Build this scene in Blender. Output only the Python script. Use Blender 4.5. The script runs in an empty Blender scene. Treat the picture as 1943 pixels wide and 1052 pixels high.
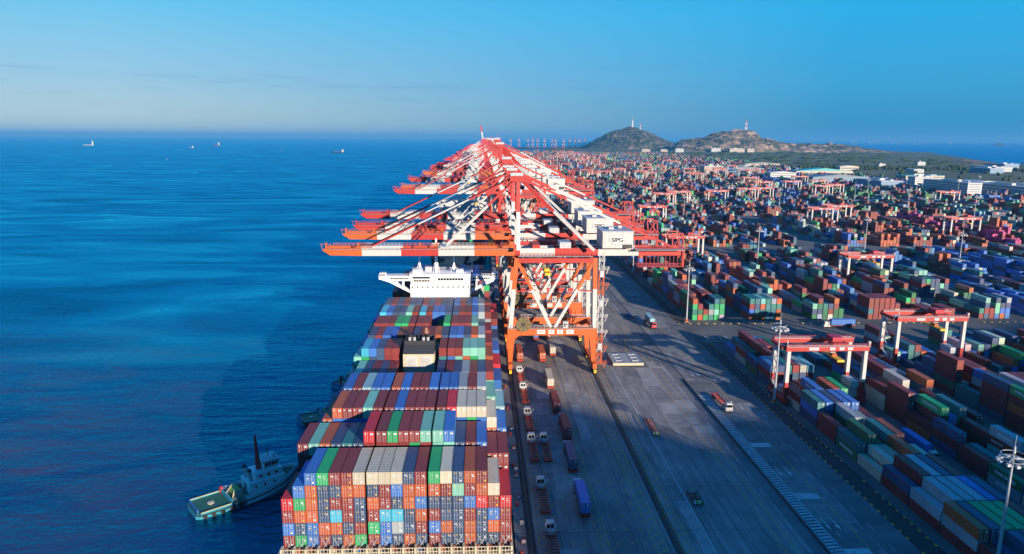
import bpy, math, random
from mathutils import Vector, Matrix, noise
R = math.radians
rnd = random.Random(7)
sc = bpy.context.scene
col = sc.collection

# ------------------------------------------------------------------ camera
cam_d = bpy.data.cameras.new('camera'); cam = bpy.data.objects.new('camera', cam_d); col.objects.link(cam)
cam_d.sensor_width = 36.0; cam_d.lens = 1340.0 / 1943.0 * 36.0
cam_d.clip_start = 1.0; cam_d.clip_end = 200000.0
rx, ry, rz = (0.99906657, 0.00249063, -0.04312528), (-0.04279411, 0.19312212, -0.98024105), (0.00588703, 0.98117157, 0.19304843)
cam.matrix_world = Matrix(((rx[0], rx[1], rx[2], 0), (ry[0], ry[1], ry[2], 0), (rz[0], rz[1], rz[2], 93.0), (0, 0, 0, 1)))
sc.camera = cam

# ------------------------------------------------------------------ light
SUN_EL, SUN_AZ = 13.0, 149.0           # the low sun stands behind the camera, to the right; azimuth clockwise from +Y
sd = Vector((math.sin(R(SUN_AZ)) * math.cos(R(SUN_EL)), math.cos(R(SUN_AZ)) * math.cos(R(SUN_EL)), math.sin(R(SUN_EL))))
sun_d = bpy.data.lights.new('sun', 'SUN'); sun = bpy.data.objects.new('sun', sun_d); col.objects.link(sun)
sun_d.energy = 3.2; sun_d.angle = R(0.5); sun_d.color = (1.0, 0.84, 0.66)
sun.rotation_euler = sd.to_track_quat('Z', 'Y').to_euler()
sun.location = (200, -300, 300)

world = bpy.data.worlds.new('World'); sc.world = world; world.use_nodes = True
wn, wl = world.node_tree.nodes, world.node_tree.links
wn.clear()
wo = wn.new('ShaderNodeOutputWorld'); bg = wn.new('ShaderNodeBackground'); bg.inputs[1].default_value = 0.12
sky = wn.new('ShaderNodeTexSky'); sky.sky_type = 'NISHITA'; sky.sun_disc = False
sky.sun_elevation = R(SUN_EL); sky.sun_rotation = R(SUN_AZ); sky.ozone_density = 3.0; sky.dust_density = 0.6; sky.air_density = 1.2
tc = wn.new('ShaderNodeTexCoord'); sep = wn.new('ShaderNodeSeparateXYZ'); wl.new(tc.outputs['Generated'], sep.inputs[0])
def ramp(nodes, stops, interp='LINEAR'):
    r = nodes.new('ShaderNodeValToRGB'); r.color_ramp.interpolation = interp
    e = r.color_ramp.elements
    while len(e) < len(stops): e.new(0.5)
    for i, (p, c) in enumerate(stops): e[i].position = p; e[i].color = (*c[:3], 1)
    return r
K = 1.0 / (2.0 ** 1.5) / 0.12          # picture value -> background value at this strength and exposure
def cs(c): return tuple(x * K for x in c)
left = ramp(wn, [(0.0, cs((.54, .67, .64))), (.022, cs((.52, .68, .68))), (.07, cs((.34, .60, .79))), (.16, cs((.14, .57, .88))), (.24, cs((.07, .52, .92))), (.5, cs((.008, .27, .80))), (1.0, cs((.002, .16, .60)))])
right = ramp(wn, [(0.0, cs((.01, .24, .48))), (.022, cs((.015, .28, .54))), (.07, cs((.03, .36, .68))), (.16, cs((.015, .42, .82))), (.24, cs((.0, .36, .82))), (.5, cs((.002, .22, .70))), (1.0, cs((.002, .16, .60)))])
wl.new(sep.outputs[2], left.inputs[0]); wl.new(sep.outputs[2], right.inputs[0])
mr = wn.new('ShaderNodeMapRange'); mr.inputs[1].default_value = -0.45; mr.inputs[2].default_value = 0.45
# the pale band lies over the open sea to the left and ahead only
bk = wn.new('ShaderNodeMath'); bk.operation = 'MULTIPLY_ADD'; bk.inputs[1].default_value = -1.0; wl.new(sep.outputs[1], bk.inputs[0])
bk.inputs[2].default_value = 0.35
bk2 = wn.new('ShaderNodeMath'); bk2.operation = 'MAXIMUM'; wl.new(bk.outputs[0], bk2.inputs[0]); wl.new(sep.outputs[0], bk2.inputs[1])
wl.new(bk2.outputs[0], mr.inputs[0])
mx = wn.new('ShaderNodeMix'); mx.data_type = 'RGBA'; wl.new(mr.outputs[0], mx.inputs[0]); wl.new(left.outputs[0], mx.inputs[6]); wl.new(right.outputs[0], mx.inputs[7])
# grade the physical sky towards the colours of the photograph's sky
mx2 = wn.new('ShaderNodeMix'); mx2.data_type = 'RGBA'; mx2.inputs[0].default_value = 0.985
wl.new(sky.outputs[0], mx2.inputs[6]); wl.new(mx.outputs[2], mx2.inputs[7])
# thin smudges of far cloud low over the horizon
mp = wn.new('ShaderNodeMapping'); mp.inputs[3].default_value = (5, 5, 70); wl.new(tc.outputs['Generated'], mp.inputs[0])
cn = wn.new('ShaderNodeTexNoise'); cn.inputs['Scale'].default_value = 1.6; cn.inputs['Detail'].default_value = 4; wl.new(mp.outputs[0], cn.inputs[0])
cr = ramp(wn, [(.57, (0, 0, 0)), (.72, (1, 1, 1))]); wl.new(cn.outputs[0], cr.inputs[0])
zr = ramp(wn, [(.015, (0, 0, 0)), (.05, (1, 1, 1)), (.075, (1, 1, 1)), (.10, (0, 0, 0))]); wl.new(sep.outputs[2], zr.inputs[0])
mm = wn.new('ShaderNodeMath'); mm.operation = 'MULTIPLY'; wl.new(cr.outputs[0], mm.inputs[0]); wl.new(zr.outputs[0], mm.inputs[1])
mm2 = wn.new('ShaderNodeMath'); mm2.operation = 'MULTIPLY'; mm2.inputs[1].default_value = 0.22; wl.new(mm.outputs[0], mm2.inputs[0])
mx3 = wn.new('ShaderNodeMix'); mx3.data_type = 'RGBA'; mx3.inputs[7].default_value = (*cs((.09, .26, .44)), 1)
wl.new(mm2.outputs[0], mx3.inputs[0]); wl.new(mx2.outputs[2], mx3.inputs[6])
wl.new(mx3.outputs[2], bg.inputs[0]); wl.new(bg.outputs[0], wo.inputs[0])

vs = sc.view_settings
vs.view_transform = 'Standard'; vs.look = 'None'; vs.gamma = 1; vs.use_curve_mapping = False; vs.exposure = 1.5
sc.render.engine = 'CYCLES'
sc.cycles.max_bounces = 5; sc.cycles.diffuse_bounces = 3; sc.cycles.glossy_bounces = 3; sc.cycles.volume_bounces = 0
sc.cycles.volume_step_rate = 5; sc.cycles.caustics_reflective = False; sc.cycles.caustics_refractive = False

# ------------------------------------------------------------------ materials
def mat_base(name, rough=.6, metal=0.0):
    m = bpy.data.materials.new(name); m.use_nodes = True
    p = m.node_tree.nodes['Principled BSDF']; p.inputs['Roughness'].default_value = rough; p.inputs['Metallic'].default_value = metal
    return m, m.node_tree.nodes, m.node_tree.links, p
def tnoise(n, l, scale, detail=4, coord='Object', stretch=None):
    t = n.new('ShaderNodeTexCoord'); x = n.new('ShaderNodeTexNoise'); x.inputs['Scale'].default_value = scale; x.inputs['Detail'].default_value = detail
    if stretch:
        mp = n.new('ShaderNodeMapping'); mp.inputs[3].default_value = stretch
        l.new(t.outputs[coord], mp.inputs[0]); l.new(mp.outputs[0], x.inputs[0])
    else: l.new(t.outputs[coord], x.inputs[0])
    return x
def mixrgb(n, l, fac, a, b, mode='MIX'):
    m = n.new('ShaderNodeMix'); m.data_type = 'RGBA'; m.blend_type = mode
    for s, i in ((fac, 0), (a, 6), (b, 7)):
        if hasattr(s, 'is_linked') or isinstance(s, bpy.types.NodeSocket): l.new(s, m.inputs[i])
        elif i == 0: m.inputs[0].default_value = s
        else: m.inputs[i].default_value = (*s[:3], 1)
    return m.outputs[2]
def paint(name, c, rough=.5, dirt=.35, metal=0.0, scale=.7):
    m, n, l, p = mat_base(name, rough, metal)
    x = tnoise(n, l, scale, 6, stretch=(1, 1, .35)); r = ramp(n, [(.35, (0, 0, 0)), (.75, (1, 1, 1))]); l.new(x.outputs[0], r.inputs[0])
    mu = n.new('ShaderNodeMath'); mu.operation = 'MULTIPLY'; mu.inputs[1].default_value = dirt; l.new(r.outputs[0], mu.inputs[0])
    l.new(mixrgb(n, l, mu.outputs[0], c, tuple(v * .45 + .02 for v in c)), p.inputs['Base Color'])
    return m
M = {}
M['orange'] = paint('orange paint', (.54, .098, .010), dirt=.5); M['red'] = paint('crane red paint', (.42, .022, .014), dirt=.5); M['white'] = paint('white paint', (.50, .49, .475), dirt=.35)
M['crimson'] = paint('crimson paint', (.42, .014, .035)); M['cream'] = paint('cream paint', (.50, .45, .32)); M['grey'] = paint('grey steel', (.30, .32, .34))
M['dark'] = paint('dark steel', (.03, .032, .036)); M['glass'] = paint('dark glass', (.01, .013, .018), rough=.1, dirt=0)
M['yellow'] = paint('yellow paint', (.75, .45, .02)); M['rust'] = paint('rust brown chassis', (.20, .03, .016), dirt=.6); M['roof'] = paint('pale roof', (.42, .44, .47))
M['khaki'] = paint('khaki drum', (.16, .12, .05)); M['black'] = paint('black rubber', (.015, .015, .017), rough=.8); M['hull'] = paint('dark blue hull', (.010, .028, .06))
M['hullred'] = paint('hull red', (.30, .03, .03)); M['deckgreen'] = paint('green deck', (.015, .10, .055)); M['turq'] = paint('turquoise hull', (.04, .30, .42), dirt=.5)
M['deckred'] = paint('oxide deck', (.22, .05, .035)); M['blue'] = paint('blue paint', (.03, .14, .42)); M['green'] = paint('lime green paint', (.18, .42, .05)); M['galv'] = paint('galvanised steel', (.42, .45, .48), rough=.45, metal=.2)
M['brown'] = paint('brown funnel cap', (.16, .05, .025)); M['ink'] = paint('dark lettering', (.02, .02, .03), dirt=0); M['letter'] = paint('white lettering', (.60, .62, .62), dirt=.1)
M['purple'] = paint('magenta paint', (.35, .02, .14))
M['whitewall'] = paint('white render wall', (.46, .46, .455), dirt=.15, scale=.05); M['bluewall'] = paint('blue clad wall', (.10, .24, .42), dirt=.2, scale=.05)
M['tugwhite'] = paint('tug white', (.78, .79, .80), dirt=.2)
M['mastred'] = paint('mast red', (.75, .03, .03), dirt=.1)
M['teal'] = paint('teal roof', (.03, .32, .36), dirt=.2, scale=.05); M['tanwall'] = paint('tan wall', (.45, .36, .26), dirt=.2, scale=.05); M['slate'] = paint('slate roof', (.10, .13, .17), dirt=.2, scale=.05)

def m_container(name, src):
    m, n, l, p = mat_base(name, .55)
    if src == 'obj': s = n.new('ShaderNodeObjectInfo').outputs['Color']
    else:
        a = n.new('ShaderNodeAttribute'); a.attribute_name = 'Col'; s = a.outputs['Color']
    x = tnoise(n, l, 0.9, 6, stretch=(1, .6, .25)); oi = n.new('ShaderNodeObjectInfo')
    r = ramp(n, [(.45, (0, 0, 0)), (.80, (1, 1, 1))]); l.new(x.outputs[0], r.inputs[0])
    mu = n.new('ShaderNodeMath'); mu.operation = 'MULTIPLY'; mu.inputs[1].default_value = .28; l.new(r.outputs[0], mu.inputs[0])
    dirt = mixrgb(n, l, .5, s, (.07, .045, .03))
    c = mixrgb(n, l, mu.outputs[0], s, dirt)
    l.new(c, p.inputs['Base Color'])
    return m
M['cont'] = m_container('container paint', 'obj'); M['contcol'] = m_container('container paint mixed', 'attr')

def m_concrete():
    m, n, l, p = mat_base('apron concrete', .85)
    t = n.new('ShaderNodeTexCoord'); mp = n.new('ShaderNodeMapping'); mp.inputs[2].default_value = (0, 0, R(90)); l.new(t.outputs['Object'], mp.inputs[0])
    b = n.new('ShaderNodeTexBrick'); b.inputs['Scale'].default_value = 1.0; b.inputs['Mortar Size'].default_value = .10; b.inputs['Brick Width'].default_value = 22.0; b.inputs['Row Height'].default_value = 6.2
    b.offset = 0.0; b.inputs['Color1'].default_value = (.215, .210, .208, 1); b.inputs['Color2'].default_value = (.26, .25, .242, 1); b.inputs['Mortar'].default_value = (.09, .09, .10, 1); b.inputs['Bias'].default_value = -.2
    l.new(mp.outputs[0], b.inputs[0])
    x = tnoise(n, l, .05, 8); r = ramp(n, [(.3, (.60, .62, .65)), (.7, (1.15, 1.12, 1.08))]); l.new(x.outputs[0], r.inputs[0])
    x2 = tnoise(n, l, .5, 6, stretch=(1, .12, 1)); r2 = ramp(n, [(.3, (.72, .72, .72)), (.7, (1.15, 1.15, 1.15))]); l.new(x2.outputs[0], r2.inputs[0])
    c = mixrgb(n, l, 1.0, b.outputs[0], r.outputs[0], 'MULTIPLY'); c = mixrgb(n, l, 1.0, c, r2.outputs[0], 'MULTIPLY')
    st = tnoise(n, l, .09, 5, stretch=(1.2, .5, 1)); sr = ramp(n, [(.56, (1, 1, 1)), (.70, (.62, .62, .64))]); l.new(st.outputs[0], sr.inputs[0]); c = mixrgb(n, l, 1.0, c, sr.outputs[0], 'MULTIPLY')
    ty = tnoise(n, l, 1.4, 3, stretch=(1, .012, 1)); tr = ramp(n, [(.50, (1, 1, 1)), (.68, (.70, .70, .71))]); l.new(ty.outputs[0], tr.inputs[0]); c = mixrgb(n, l, .8, c, tr.outputs[0], 'MULTIPLY')
    l.new(c, p.inputs['Base Color']); return m
M['concrete'] = m_concrete()
def m_noise(name, c1, c2, scale, rough=.9, c3=None, stretch=None, detail=8):
    m, n, l, p = mat_base(name, rough)
    x = tnoise(n, l, scale, detail, stretch=stretch)
    st = [(.35, c1), (.62, c2)] if c3 is None else [(.32, c1), (.5, c2), (.68, c3)]
    r = ramp(n, st); l.new(x.outputs[0], r.inputs[0]); l.new(r.outputs[0], p.inputs['Base Color']); return m
M['patch'] = m_noise('newer concrete slab', (.215, .215, .212), (.29, .285, .28), .25)
M['patchdark'] = m_noise('stained concrete slab', (.14, .142, .146), (.20, .20, .202), .35)
M['asphalt'] = m_noise('road asphalt', (.085, .092, .10), (.135, .14, .145), .15)
M['yardfloor'] = m_noise('yard floor', (.06, .065, .07), (.11, .11, .11), .08)
M['land'] = m_noise('coastal scrub', (.018, .035, .016), (.06, .075, .03), .006, c3=(.10, .10, .055))
M['verge'] = m_noise('dark verge', (.02, .022, .024), (.045, .045, .045), .6)
M['hill'] = m_noise('rocky hillside', (.010, .024, .014), (.028, .042, .024), .022, c3=(.20, .14, .11), detail=12)
M['hillrock'] = m_noise('quarried hillside', (.018, .032, .016), (.10, .085, .05), .016, c3=(.40, .26, .19), detail=12)
M['mark_y'] = m_noise('worn yellow marking', (.30, .21, .08), (.52, .34, .08), 1.2); M['mark_w'] = m_noise('worn white marking', (.26, .30, .32), (.46, .50, .52), .8)
M['tree'] = m_noise('tree crown', (.01, .028, .012), (.035, .06, .02), .3)

def m_sea():
    m, n, l, p = mat_base('sea water', .16)
    t = n.new('ShaderNodeTexCoord')
    def nz(scale, st, det=3, dist=0.0):
        mp = n.new('ShaderNodeMapping'); mp.inputs[3].default_value = st; mp.inputs[2].default_value = (0, 0, R(-14)); l.new(t.outputs['Object'], mp.inputs[0])
        x = n.new('ShaderNodeTexNoise'); x.inputs['Scale'].default_value = scale; x.inputs['Detail'].default_value = det; x.inputs['Distortion'].default_value = dist; l.new(mp.outputs[0], x.inputs[0]); return x.outputs[0]
    big = nz(.0085, (.5, 1.5, 1), 8, 1.8)
    r = ramp(n, [(.34, (.0, .035, .095)), (.46, (.0, .075, .17)), (.54, (.0, .11, .21)), (.68, (.0, .20, .32))]); l.new(big, r.inputs[0])
    # turbid brown water drifts in the near left
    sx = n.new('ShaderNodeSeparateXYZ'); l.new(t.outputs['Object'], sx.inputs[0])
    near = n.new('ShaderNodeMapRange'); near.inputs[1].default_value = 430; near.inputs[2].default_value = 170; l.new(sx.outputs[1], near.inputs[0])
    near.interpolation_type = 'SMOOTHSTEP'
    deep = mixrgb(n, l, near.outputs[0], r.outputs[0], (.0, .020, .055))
    md = nz(.035, (.5, 1.2, 1), 6, 1.0); mrp = ramp(n, [(.40, (.12, .12, .12)), (.64, (.95, .95, .95))]); l.new(md, mrp.inputs[0])
    wx = n.new('ShaderNodeMapRange'); wx.inputs[1].default_value = -60; wx.inputs[2].default_value = -150; l.new(sx.outputs[0], wx.inputs[0])
    mu0 = n.new('ShaderNodeMath'); mu0.operation = 'MULTIPLY'; l.new(near.outputs[0], mu0.inputs[0]); l.new(wx.outputs[0], mu0.inputs[1])
    mu = n.new('ShaderNodeMath'); mu.operation = 'MULTIPLY'; l.new(mu0.outputs[0], mu.inputs[0]); l.new(mrp.outputs[0], mu.inputs[1])
    c = mixrgb(n, l, mu.outputs[0], deep, (.062, .034, .030))
    rr = n.new('ShaderNodeMapRange'); rr.inputs[3].default_value = .12; rr.inputs[4].default_value = .34; l.new(big, rr.inputs[0])
    w1 = nz(.095, (.5, 1.4, 1), 4, .6); w2 = nz(.55, (.6, 1.3, 1), 3, .3); w3 = nz(.02, (.5, 1.5, 1), 3)
    a = n.new('ShaderNodeMath'); a.operation = 'MULTIPLY_ADD'; a.inputs[1].default_value = .35; l.new(w2, a.inputs[0]); l.new(w1, a.inputs[2])
    a2 = n.new('ShaderNodeMath'); a2.operation = 'MULTIPLY_ADD'; a2.inputs[1].default_value = 1.6; l.new(w3, a2.inputs[0]); l.new(a.outputs[0], a2.inputs[2])
    bp = n.new('ShaderNodeBump'); bp.inputs['Strength'].default_value = .85; bp.inputs['Distance'].default_value = 2.8; l.new(a2.outputs[0], bp.inputs['Height'])
    # water = blue body colour under a sky reflection that grows towards grazing angles
    out = n['Material Output']; n.remove(p)
    df = n.new('ShaderNodeBsdfDiffuse'); gl = n.new('ShaderNodeBsdfGlossy'); fr_ = n.new('ShaderNodeFresnel'); ms = n.new('ShaderNodeMixShader')
    l.new(c, df.inputs['Color']); l.new(bp.outputs[0], df.inputs['Normal']); l.new(bp.outputs[0], gl.inputs['Normal']); l.new(bp.outputs[0], fr_.inputs['Normal'])
    l.new(rr.outputs[0], gl.inputs['Roughness']); fr_.inputs['IOR'].default_value = 2.5
    gr = ramp(n, [(.32, (.004, .50, .78)), (.50, (.01, .66, .95)), (.68, (.06, .86, 1.0))]); l.new(big, gr.inputs[0]); l.new(mixrgb(n, l, near.outputs[0], gr.outputs[0], (.02, .50, .78)), gl.inputs['Color'])
    l.new(fr_.outputs[0], ms.inputs[0]); l.new(df.outputs[0], ms.inputs[1]); l.new(gl.outputs[0], ms.inputs[2]); l.new(ms.outputs[0], out.inputs['Surface'])
    return m
M['sea'] = m_sea()

# ------------------------------------------------------------------ mesh builder and tags
class MB:
    def __init__(s): s.v = []; s.f = []; s.m = []; s.mats = []; s.c = []
    def mi(s, mt):
        if mt not in s.mats: s.mats.append(mt)
        return s.mats.index(mt)
    def add(s, vs_, fs, mt, colr=None):
        o = len(s.v); s.v += [tuple(v) for v in vs_]; k = s.mi(mt)
        for f in fs: s.f.append(tuple(o + i for i in f)); s.m.append(k); s.c.append(colr)
    def box(s, x0, x1, y0, y1, z0, z1, mt, colr=None, bottom=True):
        v = [(x0, y0, z0), (x1, y0, z0), (x1, y1, z0), (x0, y1, z0), (x0, y0, z1), (x1, y0, z1), (x1, y1, z1), (x0, y1, z1)]
        f = [(4, 5, 6, 7), (0, 1, 5, 4), (1, 2, 6, 5), (2, 3, 7, 6), (3, 0, 4, 7)] + ([(3, 2, 1, 0)] if bottom else [])
        s.add(v, f, mt, colr)
    def hexa(s, lo, hi, mt, colr=None):       # two quads of four points, low and high
        s.add(list(lo) + list(hi), [(4, 5, 6, 7), (0, 1, 5, 4), (1, 2, 6, 5), (2, 3, 7, 6), (3, 0, 4, 7), (3, 2, 1, 0)], mt, colr)
    def bar(s, p, q, w, mt, h=None, w2=None):
        p, q = Vector(p), Vector(q); h = w if h is None else h; k = 1.0 if w2 is None else w2 / w
        d = (q - p).normalized(); up = Vector((0, 0, 1)) if abs(d.z) < .98 else Vector((0, 1, 0))
        a = d.cross(up).normalized(); b = a.cross(d).normalized()
        vv = []
        for c, kk in ((p, 1.0), (q, k)):
            for sx, sy in ((-1, -1), (1, -1), (1, 1), (-1, 1)): vv.append(c + a * (sx * w / 2 * kk) + b * (sy * h / 2 * kk))
        s.add(vv, [(0, 1, 2, 3), (7, 6, 5, 4), (0, 4, 5, 1), (1, 5, 6, 2), (2, 6, 7, 3), (3, 7, 4, 0)], mt)
    def striped(s, p, q, w, cuts, h=None, w2=None):   # cuts: [(t_end, mat), ...]
        p, q = Vector(p), Vector(q); t0 = 0.0
        for t1, mt in cuts:
            wa = w if w2 is None else w + (w2 - w) * t0; wb = w if w2 is None else w + (w2 - w) * t1
            s.bar(p.lerp(q, t0), p.lerp(q, t1), wa, mt, h, wb if w2 is not None else None); t0 = t1
    def cyl(s, p, q, r, mt, n=10, r2=None):
        p, q = Vector(p), Vector(q); r2 = r if r2 is None else r2
        d = (q - p).normalized(); up = Vector((0, 0, 1)) if abs(d.z) < .98 else Vector((0, 1, 0))
        a = d.cross(up).normalized(); b = a.cross(d).normalized(); vv = []
        for c, rr in ((p, r), (q, r2)):
            for i in range(n):
                t = 2 * math.pi * i / n; vv.append(c + a * math.cos(t) * rr + b * math.sin(t) * rr)
        fs = [(i, (i + 1) % n, n + (i + 1) % n, n + i) for i in range(n)] + [tuple(range(n - 1, -1, -1)), tuple(range(n, 2 * n))]
        s.add(vv, fs, mt)
    def prism(s, poly, z0, z1, mt, top=None, shrink=1.0):     # poly ccw [(x,y)]
        n = len(poly); cx = sum(p[0] for p in poly) / n; cy = sum(p[1] for p in poly) / n
        lo = [(cx + (x - cx) * shrink, cy + (y - cy) * shrink, z0) for x, y in poly]; hi = [(x, y, z1) for x, y in poly]
        s.add(lo + hi, [(i, (i + 1) % n, n + (i + 1) % n, n + i) for i in range(n)] + [tuple(range(n - 1, -1, -1))], mt)
        s.add(hi, [tuple(range(n))], top or mt)
    def extr(s, poly, y0, y1, mt):          # poly in xz
        n = len(poly); a = [(x, y0, z) for x, z in poly]; b = [(x, y1, z) for x, z in poly]
        s.add(a + b, [(i, (i + 1) % n, n + (i + 1) % n, n + i) for i in range(n)] + [tuple(range(n - 1, -1, -1)), tuple(range(n, 2 * n))], mt)
    def rail(s, p, q, h, mt, step=2.0, w=.12):
        p, q = Vector(p), Vector(q); L = (q - p).length; n = max(1, int(L / step)); up = Vector((0, 0, h))
        s.bar(p + up, q + up, w, mt); s.bar(p + up * .5, q + up * .5, w * .7, mt)
        for i in range(n + 1):
            c = p.lerp(q, i / n); s.bar(c, c + up, w, mt)
    def merge(s, o):
        k = len(s.v); s.v += o.v
        for f, mi_, c in zip(o.f, o.m, o.c): s.f.append(tuple(k + i for i in f)); s.m.append(s.mi(o.mats[mi_])); s.c.append(c)
    def mesh(s, name):
        me = bpy.data.meshes.new(name); me.from_pydata(s.v, [], s.f)
        for mt in s.mats: me.materials.append(M[mt])
        me.polygons.foreach_set('material_index', s.m)
        if any(c is not None for c in s.c):
            at = me.attributes.new('Col', 'FLOAT_COLOR', 'CORNER'); buf = []
            for f, c in zip(s.f, s.c):
                buf += list((*(c or (.3, .3, .3)), 1.0)) * len(f)
            at.data.foreach_set('color', buf)
        me.update(); return me
    def build(s, name, parent=None):
        o = bpy.data.objects.new(name, s.mesh(name)); col.objects.link(o)
        if parent is not None: o.parent = parent
        return o
def tag(o, label=None, cat=None, group=None, kind=None):
    if label: o['label'] = label
    if cat: o['category'] = cat
    if group: o['group'] = group
    if kind: o['kind'] = kind
    return o
def each(name, boxes, mt, parent, off=None):
    out = []
    for bx_ in boxes:
        m = MB(); m.box(*bx_, mt)
        if off is not None: m.v = [tuple(Vector(p) + off) for p in m.v]
        out.append(m.build(name, parent))
    return out
def empty(name, loc, rz=0.0):
    o = bpy.data.objects.new(name, None); o.location = loc; o.rotation_euler = (0, 0, rz); o.empty_display_size = 1; col.objects.link(o); return o
kids = {}
def reg(root):
    for o in col.objects:
        if o.parent: kids.setdefault(o.parent.name, [])
def copy_tree(o, parent=None):
    c = o.copy(); col.objects.link(c)
    if parent is not None: c.parent = parent
    for ch in CH.get(o.name, []): copy_tree(ch, c)
    return c
CH = {}
def index_children(root):        # remember the parts of a source thing, so that copying needs no scan
    def rec(o):
        CH[o.name] = [c for c in ALL if c.parent == o]
        for c in CH[o.name]: rec(c)
    ALL = [o for o in col.objects if o.parent]
    rec(root)
ORD = ['', 'first', 'second', 'third', 'fourth', 'fifth', 'sixth', 'seventh', 'eighth', 'ninth', 'tenth', 'eleventh', 'twelfth', 'thirteenth', 'fourteenth', 'fifteenth', 'sixteenth', 'seventeenth', 'eighteenth', 'nineteenth', 'twentieth']
def nth(k):
    if k <= 20: return ORD[k]
    return {2: 'twenty', 3: 'thirty', 4: 'forty', 5: 'fifty', 6: 'sixty', 7: 'seventy', 8: 'eighty', 9: 'ninety'}[k // 10] + '-' + ORD[k % 10] if k % 10 else {30: 'thirtieth', 40: 'fortieth', 50: 'fiftieth', 60: 'sixtieth', 70: 'seventieth', 80: 'eightieth', 90: 'ninetieth'}[k]
def text_obj(name, s, size, mt, parent, loc, rot, extrude=.01, sx=1.0):
    cu = bpy.data.curves.new(name, 'FONT'); cu.body = s; cu.size = size; cu.extrude = extrude; cu.align_x = 'CENTER'; cu.align_y = 'CENTER'; cu.offset = size * .035
    t = bpy.data.objects.new('tmp', cu); col.objects.link(t)
    me = bpy.data.meshes.new_from_object(t.evaluated_get(bpy.context.evaluated_depsgraph_get())); bpy.data.objects.remove(t); me.name = name
    me.materials.clear(); me.materials.append(M[mt])
    o = bpy.data.objects.new(name, me); col.objects.link(o); o.parent = parent; o.location = loc; o.rotation_euler = rot; o.scale = (sx, 1, 1)
    return o

# ------------------------------------------------------------------ the setting
SEA = -6.0
QX = 8.3
b = MB(); b.add([(-70000, -4000, SEA), (70000, -4000, SEA), (70000, 70000, SEA), (-70000, 70000, SEA)], [(0, 1, 2, 3)], 'sea')
tag(b.build('sea'), 'blue rippled open sea reaching the horizon', None, None, 'structure')
# reclaimed land: quay wall along x = QX, coast beyond the hills
coast = [(QX, -600), (2600, -600), (2350, 1500), (2180, 2777), (2380, 3300), (2700, 3900), (3180, 4860), (3600, 5600), (3600, 7200), (2600, 8200), (900, 8600), (700, 6700), (520, 5800), (QX, 5200)]
b = MB(); b.prism(coast, SEA - 3, -.03, 'land')
tag(b.build('ground'), 'scrubby green coastal land behind the container yard', None, None, 'structure')
b = MB(); b.box(QX - .6, QX + .9, -300, 5190, SEA - 2, .02, 'concrete'); b.box(QX - .9, QX - .6, -300, 2600, -1.6, -.3, 'black')
tag(b.build('quay_wall'), 'concrete edge of the quay above the water', None, None, 'structure')
b = MB(); b.add([(QX + .9, -300, 0), (76, -300, 0), (76, 5150, 0), (QX + .9, 5150, 0)], [(0, 1, 2, 3)], 'concrete')
tag(b.build('apron'), 'concrete quay apron under the ship cranes', None, None, 'structure')
b = MB(); b.add([(76, -300, .0), (101, -300, .0), (101, 5150, .0), (76, 5150, .0)], [(0, 1, 2, 3)], 'asphalt')
tag(b.build('road'), 'multi lane road between apron and container yard', None, None, 'structure')
b = MB(); b.add([(101, -300, .0), (790, -300, .0), (830, 1000, 0), (1250, 5150, .0), (101, 5150, .0)], [(0, 1, 2, 3, 4)], 'yardfloor')
tag(b.build('yard_pavement'), 'dark paved floor of the container yard', None, None, 'structure')
# markings
y_, w_ = MB(), MB()
def strip(mb, x0, x1, y0, y1, mt, z=.02): mb.add([(x0, y0, z), (x1, y0, z), (x1, y1, z), (x0, y1, z)], [(0, 1, 2, 3)], mt)
def quad(mb, pts, mt, z=.022): mb.add([(x, y, z) for x, y in pts], [tuple(range(len(pts)))], mt)
for x0, x1 in ((13.2, 15.6), (27.6, 29.7), (40.0, 42.8), (46.1, 48.8)):
    strip(y_, x0, x0 + .16, 60, 1400, 'mark_y'); strip(y_, x1 - .16, x1, 60, 1400, 'mark_y')
    yy = 100
    while yy < 620:
        quad(y_, [(x0 + .2, yy), (x0 + .2, yy + .35), (x1 - .2, yy + 2.0), (x1 - .2, yy + 1.65)], 'mark_y', .026); yy += 3.4
for x in (18.0, 21.1, 24.3, 31.9, 35.2, 38.4):
    yy = 100
    while yy < 560:
        for s in (-1, 1): quad(y_, [(x - .5, yy - .6 * s - .1), (x - .5, yy - .6 * s + .16), (x + .5, yy + .6 * s + .16), (x + .5, yy + .6 * s - .1)], 'mark_y', .024 + .004 * s)
        yy += 6.1
for x in (69.7, 72.5, 89.7): strip(y_, x, x + .2, 60, 1500, 'mark_y')
quad(y_, [(64, 300), (64.5, 300), (68.5, 322), (68, 322)], 'mark_y', .03)
strip(w_, 53.6, 53.85, 60, 1500, 'mark_w')
for x in (50.8, 75.2, 92.6, 95.2):
    yy = 90
    while yy < 900: strip(w_, x, x + .16, yy, yy + 3, 'mark_w'); yy += 9
for x in (85.5,):
    yy = 90
    while yy < 900: strip(w_, x, x + .16, yy, yy + 2.5, 'mark_w', .021); yy += 10
yy = 90
while yy < 245:
    quad(w_, [(80.3, yy), (80.3, yy + .65), (83.0, yy + .95), (83.0, yy + .3)], 'mark_w', .034); yy += 1.35
strip(w_, 80.0, 80.25, 90, 245, 'mark_w', .03); strip(w_, 83.1, 83.35, 90, 245, 'mark_w', .03)
for yy in (142, 168, 200):
    strip(w_, 83.5, 89.4, yy, yy + 3.0, 'mark_w', .036)
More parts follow.
